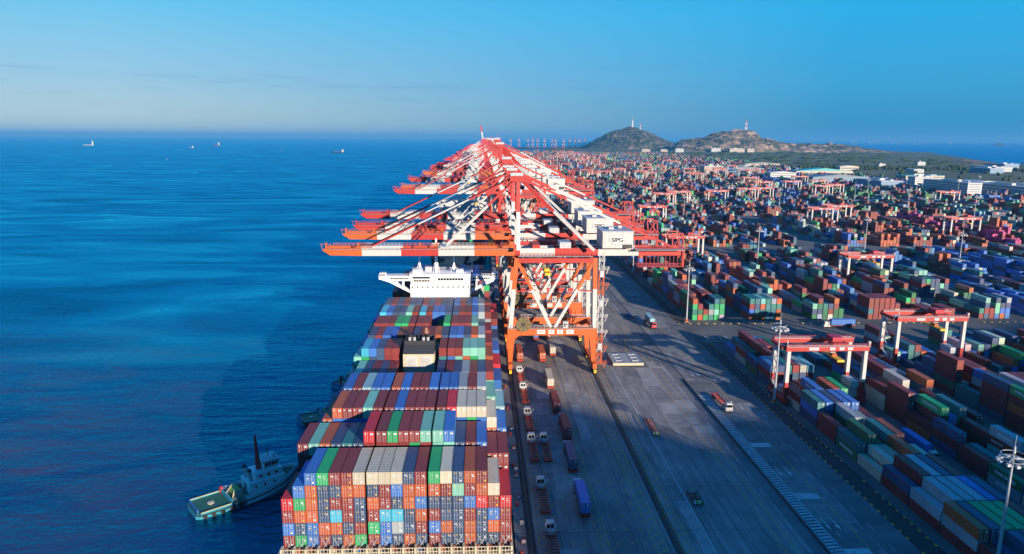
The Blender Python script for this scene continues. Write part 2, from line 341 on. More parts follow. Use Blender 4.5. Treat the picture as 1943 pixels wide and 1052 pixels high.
for i, (x, yy) in enumerate([(84.6, 155), (87.0, 155), (84.6, 183), (87.2, 183), (91.5, 232), (94.2, 232), (91.5, 262), (94.2, 262), (97.0, 225), (86.8, 268), (84.4, 268), (97.2, 262)]):
    quad(w_, [(x, yy), (x + .25, yy), (x + .25, yy + 4), (x, yy + 4)], 'mark_w', .04)
    quad(w_, [(x - .45, yy + .2), (x + .12, yy - 2.2), (x + .7, yy + .2)], 'mark_w', .044)
for k in range(7):
    for j in range(4): quad(w_, [(107 + k * 60 + j * 3.2, 318), (107.5 + k * 60 + j * 3.2, 318), (107.5 + k * 60 + j * 3.2, 324), (107 + k * 60 + j * 3.2, 324)], 'mark_w', .03)
strip(y_, 104, 780, 330.5, 330.8, 'mark_y', .03); strip(w_, 104, 780, 313.6, 313.9, 'mark_w', .03)
tag(y_.build('road_marking'), 'worn yellow lane lines, hatching and crosses', None, None, 'structure')
tag(w_.build('road_marking'), 'worn white lane lines, arrows and hatching', None, None, 'structure')
pp = MB()
pr = random.Random(31)
for i in range(60):
    x0 = pr.choice([57.0, 63.2, 50.8, 17.5, 31.5, 20.0, 63.2, 69.4]) ; y0 = pr.uniform(110, 420); w0 = pr.choice([3.1, 6.2, 6.2, 5.0]); L0 = pr.choice([6, 11, 22, 30])
    strip(pp, x0 + .05, min(75.5, x0 + w0), y0, y0 + L0, 'patch' if pr.random() < .55 else 'patchdark', .006 + .00005 * i)
for i in range(18):
    strip(pp, 86 + pr.uniform(-4, 10), 88 + pr.uniform(-2, 10), (q := pr.uniform(110, 420)), q + pr.uniform(8, 30), 'patchdark', .008 + .00005 * i)
tag(pp.build('paving_patches'), 'lighter and darker repaired slabs in the apron', None, None, 'structure')
# crane rails in their slots, lighter paved strip, kerbs
b = MB()
for x in (11.5, 45.5):
    strip(b, x - 1.0, x + 1.0, -200, 2600, 'verge', .012)
    b.box(x - .12, x + .12, -200, 2600, .0, .06, 'dark'); b.box(x - .95, x - .75, -200, 2600, 0, .05, 'black'); b.box(x + .75, x + .95, -200, 2600, 0, .05, 'black')
tag(b.build('crane_rail'), 'pair of steel crane rails sunk in the apron', None, None, 'structure')
b = MB()
strip(b, 101.4, 105.9, 60, 312, 'verge', .016); strip(b, 101.4, 105.9, 347, 560, 'verge', .016)
for x in (101.1, 105.9):
    for y0, y1 in ((60, 312), (347, 560)):
        yy = y0
        i = 0
        while yy < y1:
            b.box(x, x + .24, yy, yy + 1.0, 0, .2, 'yellow' if i % 3 == 0 and rnd.random() < .8 else 'black'); yy += 1.05; i += 1
b.box(79.2, 79.7, 60, 262, 0, .5, 'dark')
for y0 in (312.5, 346.5):
    i = 0; xx = 106.5
    while xx < 420:
        b.box(xx, xx + 1.0, y0, y0 + .24, 0, .2, 'yellow' if i % 4 == 0 and rnd.random() < .6 else 'black'); xx += 1.05; i += 1
tag(b.build('kerb'), 'black and yellow kerb blocks beside the yard road', None, None, 'structure')
b = MB(); b.box(80.0, 83.4, 262, 1100, 0, .16, 'concrete')
tag(b.build('median_strip'), 'raised pale concrete strip between apron and road', None, None, 'structure')

# ------------------------------------------------------------------ hills
def fbm(x, y, s, o=6): return noise.fractal(Vector((x * s, y * s, 3.3)), 1.0, 2.0, o)
def hill(name, prof, yc, depth, mt, label, rough=1.0, nx=140, ny=44, seed=0.0, cat='hill'):
    """prof: [(x, height)] ridge line at y = yc; the ground rises to it from y = yc - depth and falls behind"""
    x0, x1 = prof[0][0], prof[-1][0]
    def H(x):
        for (a, ha), (c, hc) in zip(prof, prof[1:]):
            if a <= x <= c:
                t = (x - a) / (c - a); return ha + (hc - ha) * t
        return 0.0
    v, f = [], []
    for j in range(ny + 1):
        t = j / ny * 2 - 1
        for i in range(nx + 1):
            x = x0 + (x1 - x0) * i / nx; y = yc + t * depth
            k = max(0.0, 1 - abs(t)) ** .8
            h = H(x) * k
            sc_ = (x1 - x0) / 1400
            n_ = fbm(x + seed, y, .006 / sc_) * 26 * rough * sc_ ** .5 * min(1, h / 30) * (1 - .6 * math.exp(-(t * 5) ** 2))
            n_ += fbm(x + seed, y * 1.3, .03 / sc_) * 8 * rough * min(1, h / 30)
            v.append((x, y, max(-9, h + n_ - (2 if h > 1 else 9))))
    for j in range(ny):
        for i in range(nx): a = j * (nx + 1) + i; f.append((a, a + 1, a + nx + 2, a + nx + 1))
    m = MB(); m.add(v, f, mt); o = m.build(name); return tag(o, label, None, None, 'structure')
# behind the camera, out of the photograph, the island's ridge keeps the near apron and water in shade
RD = 560.0
prof = []
tanel = math.tan(R(SUN_EL))
def crest(u):
    # (u, height of the shadow's upper edge, distance down-sun where that height was read off)
    pts = [(u_, z_ + v_ * tanel) for u_, z_, v_ in [(-400, -75, 100), (30, -50, 100), (70, -8, 110), (84, 3, 120), (95, 8, 125), (144, 0, 213), (162, 17.5, 59), (182, 0, 161), (200, 9, 100), (240, 5, 130), (330, 6, 130), (420, 5, 130), (600, 2, 120), (900, -5, 120), (1300, -60, 120)]]
    for (a, ha), (c, hc) in zip(pts, pts[1:]):
        if a <= u <= c: return ha + (hc - ha) * (u - a) / (c - a)
    return -40
ax, ay = math.sin(R(SUN_AZ)), math.cos(R(SUN_AZ))       # towards the sun, horizontally
tanel = math.tan(R(SUN_EL))
mb = MB(); v, f = [], []
us = [-400 + 12 * i for i in range(142)]; ts = [-1, -.8, -.6, -.4, -.25, -.12, 0, .12, .25, .4, .6, .8, 1]
for tt in ts:
    for u in us:
        hh = crest(u) + RD * tanel
        hh = hh * (1 - abs(tt)) ** .9 + (fbm(u, tt * 300, .02, 4) * 10 if tt != 0 else fbm(u, 0, .03, 3) * 1.6)
        d = RD + tt * 320
        # world position: u runs to the right of the sun direction
        x = ax * d + u * (-ay); y = ay * d + u * ax
        v.append((x, y, hh - (12 if abs(tt) == 1 else 0)))
n_ = len(us)
for j in range(len(ts) - 1):
    for i in range(n_ - 1): a = j * n_ + i; f.append((a, a + 1, a + n_ + 1, a + n_))
mb.add(v, f, 'hill')
tag(mb.build('hill'), 'rocky island ridge behind the viewpoint', None, None, 'structure')

hill('hill', [(930, 0), (987, 22), (1046, 62), (1096, 92), (1146, 112), (1235, 160), (1300, 180), (1360, 190), (1410, 206), (1460, 206), (1563, 171), (1666, 127), (1770, 80), (1850, 50), (1930, 30), (2000, 0)], 6800, 520, 'hill', 'green and rocky cone shaped hill carrying a white tower', .9, seed=11)
hill('hill', [(1480, 0), (1555, 43), (1618, 77), (1725, 108), (1800, 112), (1855, 125), (1962, 155), (2010, 160), (2070, 168), (2157, 169), (2233, 148), (2280, 108), (2360, 98), (2449, 80), (2538, 66), (2671, 60), (2805, 50), (2983, 38), (3162, 28), (3252, 20), (3343, 10), (3433, 0)], 5800, 480, 'hillrock', 'long rocky ridge with bare pink quarried faces', 1.3, nx=260, ny=60, seed=70)
hill('hill', [(1900, 0), (1980, 8), (2013, 18), (2058, 17), (2105, 8), (2160, 0)], 2900, 110, 'hillrock', 'small bare reddish knoll near the shore', .5, nx=60, ny=24, seed=5)
hill('hill', [(11700, 0), (11800, 34), (11887, 50), (11960, 32), (12060, 0)], 16000, 120, 'hill', 'tiny dark islet on the far right horizon', .3, nx=40, ny=12)
b = MB()
for i in range(260):
    x = rnd.uniform(850, 2900); y = rnd.uniform(2400, 5000) ; r = rnd.uniform(8, 26); h = rnd.uniform(5, 11)
    if x > 2000 + (y - 2400) * .3: continue
    n = 7; o = len(b.v); vv = []
    for (k, zz) in ((1, 0), (1.05, .5), (.55, .9), (.1, 1)):
        for t in range(n):
            a = 2 * math.pi * t / n; q = rnd.uniform(.75, 1.2); vv.append((x + math.cos(a) * r * k * q * 1.8, y + math.sin(a) * r * k * q, h * zz * rnd.uniform(.8, 1.15)))
    b.add(vv, [(j * n + t, j * n + (t + 1) % n, (j + 1) * n + (t + 1) % n, (j + 1) * n + t) for j in range(3) for t in range(n)] + [tuple(range(3 * n, 4 * n))], 'tree')
tag(b.build('far_scrub'), 'dark clumps of far off scrub and trees on the flats', 'scrub', None, 'stuff')

# ------------------------------------------------------------------ shipping containers
PAL = {'r': (.185, .024, .022), 'o': (.36, .075, .022), 'R': (.46, .016, .022), 'b': (.030, .13, .40), 'n': (.028, .060, .13), 'g': (.015, .30, .10), 'w': (.46, .42, .32),
       'c': (.04, .34, .50), 't': (.16, .42, .33), 'y': (.26, .30, .33), 'm': (.38, .02, .15), 'd': (.02, .14, .15), 'G': (.010, .12, .05), 'L': (.22, .40, .44)}
CNAME = {'r': 'maroon', 'o': 'rust orange', 'R': 'bright red', 'b': 'mid blue', 'n': 'navy', 'g': 'bright green', 'w': 'cream', 'c': 'sky blue', 't': 'pale teal', 'y': 'blue grey', 'm': 'magenta', 'd': 'dark teal', 'G': 'dark green', 'L': 'light aqua'}
CW, CH_, CL = 2.44, 2.80, 12.19
def container_mesh(L, doors, name='shipping_container', open_front=False):
    m = MB(); x0, x1 = -CW / 2, CW / 2; e = .05
    N = int(L / .56)
    # corrugated sides
    for s in (-1, 1):
        pts = []
        for i in range(N + 1):
            y = .15 + (L - .3) * i / N; pts.append((s * (CW / 2 - (.05 if i % 2 else .012)), y))
        for (xa, ya), (xb, yb) in zip(pts, pts[1:]):
            m.add([(xa, ya, .12), (xb, yb, .12), (xb, yb, CH_ - .12), (xa, ya, CH_ - .12)], [(0, 1, 2, 3) if s > 0 else (3, 2, 1, 0)], 'cont')
    # roof with shallow ribs
    for i in range(int(L / 1.1)):
        ya = .1 + (L - .2) * i / int(L / 1.1); yb = .1 + (L - .2) * (i + 1) / int(L / 1.1); ym = (ya + yb) / 2
        m.add([(x0 + e, ya, CH_ - .02), (x1 - e, ya, CH_ - .02), (x1 - e, ym, CH_ - .055), (x0 + e, ym, CH_ - .055), (x1 - e, yb, CH_ - .02), (x0 + e, yb, CH_ - .02)], [(0, 1, 2, 3), (3, 2, 4, 5)], 'cont')
    # frame: corner posts, rails
    for x in (x0, x1 - .14):
        for y in (0, L - .14): m.box(x, x + .14, y, y + .14, 0, CH_, 'cont')
        m.box(x + .005, x + .1, .14, L - .14, CH_ - .12, CH_ - .004, 'cont'); m.box(x + .005, x + .1, .14, L - .14, 0.004, .13, 'cont')
    for y in (.003, L - .13):
        m.box(x0 + .14, x1 - .14, y, y + .12, CH_ - .12, CH_ - .004, 'cont'); m.box(x0 + .14, x1 - .14, y, y + .12, .004, .14, 'cont')
    m.add([(x0 + .1, L - .04, .1), (x1 - .1, L - .04, .1), (x1 - .1, L - .04, CH_ - .1), (x0 + .1, L - .04, CH_ - .1)], [(3, 2, 1, 0)], 'cont')
    if not open_front:
        y = .06
        m.add([(x0 + .1, y, .1), (x1 - .1, y, .1), (x1 - .1, y, CH_ - .1), (x0 + .1, y, CH_ - .1)], [(0, 1, 2, 3)], 'cont')
        if doors:
            m.box(-.02, .02, .035, .062, .14, CH_ - .14, 'black')
            for x in (-.85, -.35, .35, .85): m.box(x - .03, x + .03, .0, .058, .1, CH_ - .1, 'galv')
            m.box(.25, .95, .03, .057, 1.9, 2.25, 'letter'); m.box(-.95, -.7, .03, .057, 2.0, 2.4, 'letter')
    return m.mesh(name)
C40 = container_mesh(CL, True); C20 = container_mesh(6.06, True); C40O = container_mesh(CL, False, open_front=True)
def door_mesh(side, var):
    m = MB(); x0 = .12 if side > 0 else -CW / 2 + .12; x0 = .015 if side > 0 else -CW / 2 + .145; x1 = x0 + CW / 2 - .16
    m.box(x0, x1, .045, .09, .15, CH_ - .13, 'cont')
    for i in range(4):
        z = .35 + i * .58; m.box(x0 + .04, x1 - .04, .03, .046, z, z + .28, 'cont')
    for q in (.24, .74):
        x = x0 + (x1 - x0) * q; m.box(x - .028, x + .028, -.02, .03, .05, CH_ - .05, 'galv')
        m.box(x - .05, x + .22, -.03, -.018, 1.15, 1.24, 'galv'); m.box(x - .06, x + .06, -.035, .03, .16, .24, 'galv'); m.box(x - .06, x + .06, -.035, .03, CH_ - .24, CH_ - .16, 'galv')
    rr = random.Random(var * 7 + side)
    for i in range(3 if side > 0 else 2):
        xx = rr.uniform(x0 + .05, x1 - .5); zz = rr.choice([2.2, 1.95, 1.7, 1.45]) ; ww = rr.uniform(.3, .5)
        m.box(xx, min(x1 - .03, xx + ww), .018, .029, zz, zz + rr.uniform(.07, .2), 'letter' if rr.random() < .8 else 'yellow')
    if var % 4 == 1 and side > 0: m.box(x0 + .35, x0 + .8, .016, .028, .45, .8, 'letter')
    if var % 5 == 2 and side > 0: m.box(x0 + .5, x0 + .85, .016, .028, .4, .7, 'yellow')
    return m.mesh('door')
DM = {(s, v_): door_mesh(s, v_) for s in (-1, 1) for v_ in range(8)}
def jit(c, a=.16):
    k = 1 + rnd.uniform(-a, a); return tuple(min(.8, x * k) for x in c)
def place_container(x, y, z, code, label, group, L=40, doors=False):
    o = bpy.data.objects.new('shipping_container', C40O if doors else (C40 if L == 40 else C20)); col.objects.link(o)
    o.location = (x, y, z); c = jit(PAL[code]); o.color = (*c, 1)
    tag(o, label, 'container', group)
    if doors:
        v_ = rnd.randrange(8)
        for s in (-1, 1):
            d = bpy.data.objects.new('door', DM[(s, v_)]); col.objects.link(d); d.parent = o; d.color = (*c, 1)
    return o
LOGO = {}
def logo(o, s, size, parent_side=-1, mt='letter', z=1.4):
    """company writing on the long side that faces the apron"""
    key = (s, size, mt)
    if key not in LOGO:
        t = text_obj('lettering', s, size, mt, None, (0, 0, 0), (0, 0, 0), sx=1.0); LOGO[key] = t.data; bpy.data.objects.remove(t)
    t = bpy.data.objects.new('lettering', LOGO[key]); col.objects.link(t); t.parent = o
    t.location = (-CW / 2 - .012, CL / 2, z); t.rotation_euler = (R(90), 0, R(-90)); t.scale = (1.25, 1, 1)

# ------------------------------------------------------------------ container ship
P0, T0 = 6.8, 2.86
X0c, PX = -42.35, 2.56
def cx_(c): return X0c + 2.525 * (c + .5) + .33 * (c > 6) + .33 * (c > 11)
ship = empty('container_ship', (-18, 300, SEA)); tag(ship, 'huge laden container ship moored at the quay with white bridge and cream lashing frames', 'ship')
so = Vector((18, -300, -SEA))
def shipmb(mb, name, mt=None):
    mb.v = [tuple(Vector(p) + so) for p in mb.v]; return mb.build(name, ship)
b = MB()
poly = [(-43.2, 62), (6.6, 62), (6.9, 90), (6.9, 400), (4.5, 440), (-3, 474), (-13, 496), (-18.2, 504), (-23.5, 496), (-33.5, 474), (-41, 440), (-43.5, 400), (-43.5, 90)]
b.prism(poly, SEA - 2, 4.0, 'hull', 'deckred', shrink=.97)
shipmb(b, 'hull')
b = MB(); b.box(-43.4, -42.7, 95, 400, 4, 5.3, 'hull'); b.box(6.1, 6.8, 95, 400, 4, 5.3, 'hullred')
for yy in range(98, 400, 5):
    b.box(-43.1, -42.75, yy, yy + .3, 5.3, 6.6, 'grey'); b.box(6.35, 6.7, yy, yy + .3, 5.3, 6.6, 'cream')
b.box(-43.1, -42.9, 98, 398, 6.5, 6.62, 'grey'); b.box(6.5, 6.7, 98, 398, 6.5, 6.62, 'cream')
shipmb(b, 'bulwark')
b = MB(); b.box(-42.3, 6.2, 139, 310, 4, P0 - .05, 'deckred'); b.box(-40, 3, 330, 440, 4, P0 - .05, 'deckred'); b.box(-42, 6, 100, 136.5, 4, 5.2, 'deckred')
shipmb(b, 'hatch_cover')
# lashing bridge seen below the rear stacks
b = MB()
b.box(-42.6, 6.3, 136.9, 138.1, 5.2, 5.7, 'cream'); b.box(-42.6, 6.3, 136.75, 136.9, 6.5, 6.65, 'cream'); b.box(-42.6, 6.3, 136.75, 136.9, 7.35, 7.5, 'cream')
for i in range(20):
    x = X0c + PX * i; b.box(x - .22, x + .22, 136.6, 138.2, 1.0, 7.6, 'cream'); 
for i in range(19):
    x = X0c + PX * i; b.box(x + .5, x + .6, 136.8, 136.9, 5.7, 7.4, 'cream'); b.box(x + 1.9, x + 2.0, 136.8, 136.9, 5.7, 7.4, 'cream'); b.box(x + 1.2, x + 1.3, 136.8, 136.9, 5.7, 7.4, 'cream')
shipmb(b, 'lashing_bridge')
for i in range(19):
    x = X0c + PX * i
    for xa, xb, ye in ((x + .25, x + PX - .3, 138.66), (x + PX - .25, x + .3, 138.6)):
        if rnd.random() < .8: b = MB(); b.bar((xa, 138.2, 5.8), (xb, ye, 9.3), .09, 'galv'); shipmb(b, 'lashing_rod')
for yb in (153.4, 168.0, 182.6, 211.8, 226.4, 241.0, 255.6, 270.2, 284.8, 330.0, 344.6, 359.2, 373.8):
    b = MB(); yb -= 1.5
    for i in range(0, 20): x = X0c + PX * i; b.box(x - .09, x + .09, yb, yb + .55, 4, 15.2, 'cream')
    b.box(X0c, X0c + 19 * PX, yb + .56, yb + .9, 9.4, 9.6, 'grey'); b.box(X0c, X0c + 19 * PX, yb + .56, yb + .9, 12.3, 12.5, 'grey'); b.box(X0c, X0c + 19 * PX, yb + .56, yb + .9, 15.2, 15.5, 'grey')
    shipmb(b, 'lashing_bridge')
# deckhouse with bridge wings
b = MB()
b.box(-31.0, -5.0, 303, 314, 4, 34.2, 'tugwhite'); shipmb(b, 'deckhouse')
for sgn in (0, 1):
  b = MB()
  if sgn == 0: b.extr([(-44.5, 32.4), (-40, 30.9), (-31.1, 26.2), (-31.1, 27.2), (-39.0, 31.6), (-31.1, 31.6), (-31.1, 33.7), (-44.5, 33.7)], 303.4, 306.4, 'tugwhite')
  else: b.extr([(-4.9, 26.2), (4.2, 30.9), (7.4, 32.4), (7.4, 33.7), (-4.9, 33.7), (-4.9, 31.6), (2.6, 31.6), (-4.9, 27.2)], 303.4, 306.4, 'tugwhite')
  for x, h in (((-34.2, 28.2), (-37.0, 29.8)) if sgn == 0 else ((-2.2, 27.9), (.9, 29.6))): b.box(x - .35, x + .35, 303.6, 306.2, h - .5, 31.8, 'tugwhite')
  x0, x1 = ((-44.5, -41.4), (4.3, 7.4))[sgn]
  b.box(x0, x1, 302.6, 307.4, 32.4, 33.0, 'tugwhite'); b.rail((x0, 302.7, 33.0), (x1, 302.7, 33.0), 1.7, 'tugwhite', .7, .1); b.box(x0 + .2, x1 - .2, 303.5, 306.5, 33.8, 35.0, 'tugwhite'); b.box(x0 + .4, x1 - .4, 303.44, 303.5, 34.0, 34.7, 'glass')
  xa, xb = ((-41, -31), (-5, 4))[sgn]; b.rail((xa, 303.2, 33.75), (xb, 303.2, 33.75), 1.0, 'tugwhite', 1.0, .09)
  shipmb(b, 'bridge_wing')
wb = [(-30, -22.4, 302.9, 303.0, 32.7, 33.5)] + [(-19 + i * 1.25, -18.0 + i * 1.25, 302.88, 302.99, 31.9, 32.9) for i in range(9)] + [(-29.5 + i * 1.2, -28.6 + i * 1.2, 302.86, 302.99, 31.4, 32.2) for i in range(6)]
wb += [(-39.5 + i * .8, -38.95 + i * .8, 303.28, 303.39, 32.3, 33.1) for i in range(10)] + [(-4.5 + i * .8, -3.95 + i * .8, 303.28, 303.39, 32.3, 33.1) for i in range(10)]
wb += [(-30.3 + i * 2.2, -29.7 + i * 2.2, 302.9, 303.0, 28.6, 29.3) for i in range(12)]
each('window', wb, 'glass', ship, so)
b = MB(); b.box(-31.05, -4.95, 302.93, 303.0, 27.4, 27.55, 'grey'); b.box(-31.05, -4.95, 302.93, 303.0, 30.1, 30.25, 'grey'); shipmb(b, 'deck_edge')
b = MB(); b.box(-31.3, -4.7, 302.4, 314.5, 34.2, 34.6, 'tugwhite'); b.rail((-31, 302.5, 34.6), (-5, 302.5, 34.6), 1.1, 'tugwhite', 1.0, .09); b.rail((-31, 314, 34.6), (-5, 314, 34.6), 1.1, 'tugwhite', 1.0, .09)
b.box(-30, -26, 305, 309, 34.6, 36.2, 'tugwhite'); b.box(-25, -22, 310, 313, 34.6, 36.6, 'roof'); b.box(-11, -8, 306, 309, 34.6, 36.0, 'tugwhite')
b.box(-30.5, -22.5, 302.2, 303, 30.6, 30.9, 'tugwhite'); b.box(-20, -6, 302.4, 303, 30.3, 30.6, 'tugwhite'); b.rail((-30.5, 302.3, 30.9), (-22.5, 302.3, 30.9), 1.0, 'cream', 1, .08)
shipmb(b, 'wheelhouse_roof')
for x, h, w in ((-27.4, 46, .5), (-20.0, 49.5, 1.0), (-12.2, 45, .5), (-4.2, 43, .2)):
    b = MB(); b.cyl((x, 309, 34.4), (x, 309, h), w * .7, 'tugwhite', 8, w * .4)
    if w >= .5: 
        b.bar((x - 1.3, 309, 34.6), (x, 309, h - 6), .16, 'tugwhite'); b.bar((x + 1.3, 309, 34.6), (x, 309, h - 6), .16, 'tugwhite')
        b.bar((x - 2.2, 309, h - 3), (x + 2.2, 309, h - 3), .25, 'tugwhite'); b.box(x - 1.5, x + 1.5, 308.2, 308.6, h - 2.2, h - 1.9, 'tugwhite')
    if w > .9: b.cyl((x + 1.6, 309, h - 4.6), (x + 1.6, 309, h - 3.1), .9, 'tugwhite', 10); b.bar((x - 3.6, 309, h - 6), (x + 3.6, 309, h - 6), .3, 'tugwhite'); b.cyl((x - 3, 309, h - 6), (x - 3, 309, h - 4.6), .7, 'roof', 8)
    shipmb(b, 'mast')
# funnel
b = MB(); b.box(-25.8, -15.6, 223.6, 234, 4, 23.2, 'cream')
for x0 in (-24.9, -20.2):
    b.box(x0, x0 + 3.7, 223.45, 223.6, 18.5, 22.4, 'white')
    for i in range(7): b.box(x0 + .5, x0 + 3.2, 223.36, 223.45, 18.9 + i * .45, 19.1 + i * .45, 'grey')
fn = shipmb(b, 'funnel')
b = MB(); b.hexa([(-25.8, 223.6, 23.2), (-15.6, 223.6, 23.2), (-15.6, 234, 23.2), (-25.8, 234, 23.2)], [(-25.6, 226.2, 25.6), (-15.8, 226.2, 25.6), (-15.8, 234, 25.6), (-25.6, 234, 25.6)], 'dark')
b.box(-25.6, -15.8, 226.4, 226.7, 25.6, 26.9, 'dark'); b.box(-25.6, -15.8, 233.6, 233.9, 25.6, 26.9, 'dark'); b.box(-25.6, -25.3, 226.7, 233.6, 25.6, 26.9, 'dark'); b.box(-16.1, -15.8, 226.7, 233.6, 25.6, 26.9, 'dark')
c = b.build('funnel_cap', fn)
c.data.transform(Matrix.Translation(so))
for x in (-24.1, -22.5, -19.5, -18.0):
    b = MB(); b.cyl((x, 229.5, 25.4), (x, 229.0, 27.6), .5, 'roof', 10); b.cyl((x, 229.0, 27.6), (x, 228.8, 28.4), .42, 'black', 10); c = b.build('exhaust_pipe', fn); c.data.transform(Matrix.Translation(so))
b = MB(); b.cyl((-18.8, 231.6, 25.4), (-18.8, 231.6, 28.4), .9, 'brown', 10); b.cyl((-18.8, 231.6, 28.4), (-18.8, 231.6, 30.2), 1.3, 'brown', 12, .7); c = b.build('radar_dome', fn); c.data.transform(Matrix.Translation(so))

G0 = 'containers stacked on the ship'
STACKN = ['rear stack facing the viewer'] + ['%s stack ahead of the rear one' % nth(k) for k in range(1, 15)]
def clab(code, cidx, tier, bay, n): return '%s ship container, %s column from sea side, %s tier, %s stack from rear' % (CNAME[code], nth(cidx + 1), nth(tier + 1), nth(bay + 1))
# the fully visible rear stack: rows top to bottom, '.' means nothing stands there
rows = ['..bgrrwwwwnrgwnor..', '.bonnoonrbooortroo.'.replace('oo.', 'ow.'), 'RgonrrnornobnnnbRrR', 'roonc rnrccnornnrnbr'.replace(' ', ''), 'bnboonrgbynrbononor', 'rgbrnogrbnonrnnonnr']
for k, row in enumerate(rows):
    t = 5 - k
    for c_, code in enumerate(row[:19]):
        if code == '.': continue
        place_container(cx_(c_), 138.8, P0 + T0 * t, code, clab(code, c_, t, 0, 0), G0, doors=True)
for c_ in range(19):
    pass
core = MB()
def corebox(x, y, z, L, code, W=CW): core.box(x - W / 2, x + W / 2, y, y + L, z, z + CH_, 'contcol', jit(PAL[code], .2), False)
bays = {
 1: (153.4, 'rtondNRrgrrttbnrbrr'.replace('N', 'n'), [6] * 6 + [7] * 8 + [6, 6, 6, 5, 5]),
 2: (168.0, 'noorrtrrbrrrrRwwwwb', [5, 6] + [7] * 15 + [6, 5]),
 3: (182.6, 'nnbrLbbobrrbbbyrytL', [5, 6] + [7] * 15 + [6, 5]),
 4: (211.8, 'dtnrnr.....nrnyrnrb', [4] + [5] * 17 + [4]),
 5: (226.4, 'tcbnrr.....rrrtttoR', [5] + [6] * 16 + [5, 4]),
 6: (241.0, 'bnrbbornrronbbnoyrb', [5] + [6] * 15 + [6, 5, 4]),
 7: (255.6, 'drrrggrrr..grrrtnrn', [5] + [6] * 15 + [5, 5, 4]),
 8: (270.2, 'bcbnntrcrbbnnrrbyrr', [5] + [6] * 17 + [5]),
 9: (284.8, 'nnrnrnnrnrnnbrnbyrR', [5] + [6] * 17 + [5]),
 10: (330.0, 'rnrnrbrnbrcrbbbbrgn', [5, 6] + [7] * 11 + [8, 8, 8, 7, 6, 5]),
 11: (344.6, 'nrnrngrbrnorrrbrbrn', [5, 5] + [6] * 15 + [5, 5]),
 12: (359.2, 'rnrbrnrggrwwtrronrb', [5, 5] + [6] * 15 + [5, 5]),
 13: (373.8, 'nrnrbrnrnrnobrnbrnr', [5, 5] + [6] * 15 + [5, 5]),
 14: (388.4, '.rnbrnrnrbrnrbrnrg.', [0, 4] + [5] * 15 + [4, 0]),
}
side = {5: 'dgnnrr.....dbtogtoR', 3: 'nrnnnnnnrrrrrrrnnrb', 2: 'orbbbbnnnnnrnnbgbor', 1: 'rrrrrrrrrrgrttbnrrr'}
DZ = {5: .5, 6: .9, 7: 1.3, 8: 1.9, 9: 1.9}
for bay, (y, tops, hs) in bays.items():
    dz = DZ.get(bay, 0)
    for c_ in range(19):
        code = tops[c_]
        if code == '.': continue
        h = hs[c_]
        rr = random.Random(bay * 40 + c_)
        nind = 1 if bay not in (5,) else 2
        if c_ in (17, 18) and bay < 3: nind = 2
        for t in range(h):
            cc = code if t == h - 1 else (side.get(bay, '.' * 19)[c_] if t == h - 2 and bay in side else rr.choice('rrrnnbobgtwyr'))
            if cc == '.': cc = 'n'
            if t >= h - nind and bay <= 3: place_container(cx_(c_), y, P0 + dz + T0 * t, cc, clab(cc, c_, t, bay, 0), G0)
            elif c_ in (0, 1, 2, 16, 17, 18) or t >= h - 2: corebox(cx_(c_), y, P0 + dz + T0 * t, CL, cc)
for c_ in range(19):
    corebox(cx_(c_), 138.9, 3.4, CL, rnd.choice('rrnbow'))
    corebox(cx_(c_), 138.9, .4, CL, rnd.choice('rrnbow'))
tag(core.build('stowed_containers'), 'mass of mixed containers stowed lower down in the ship stacks', 'containers', None, 'stuff')

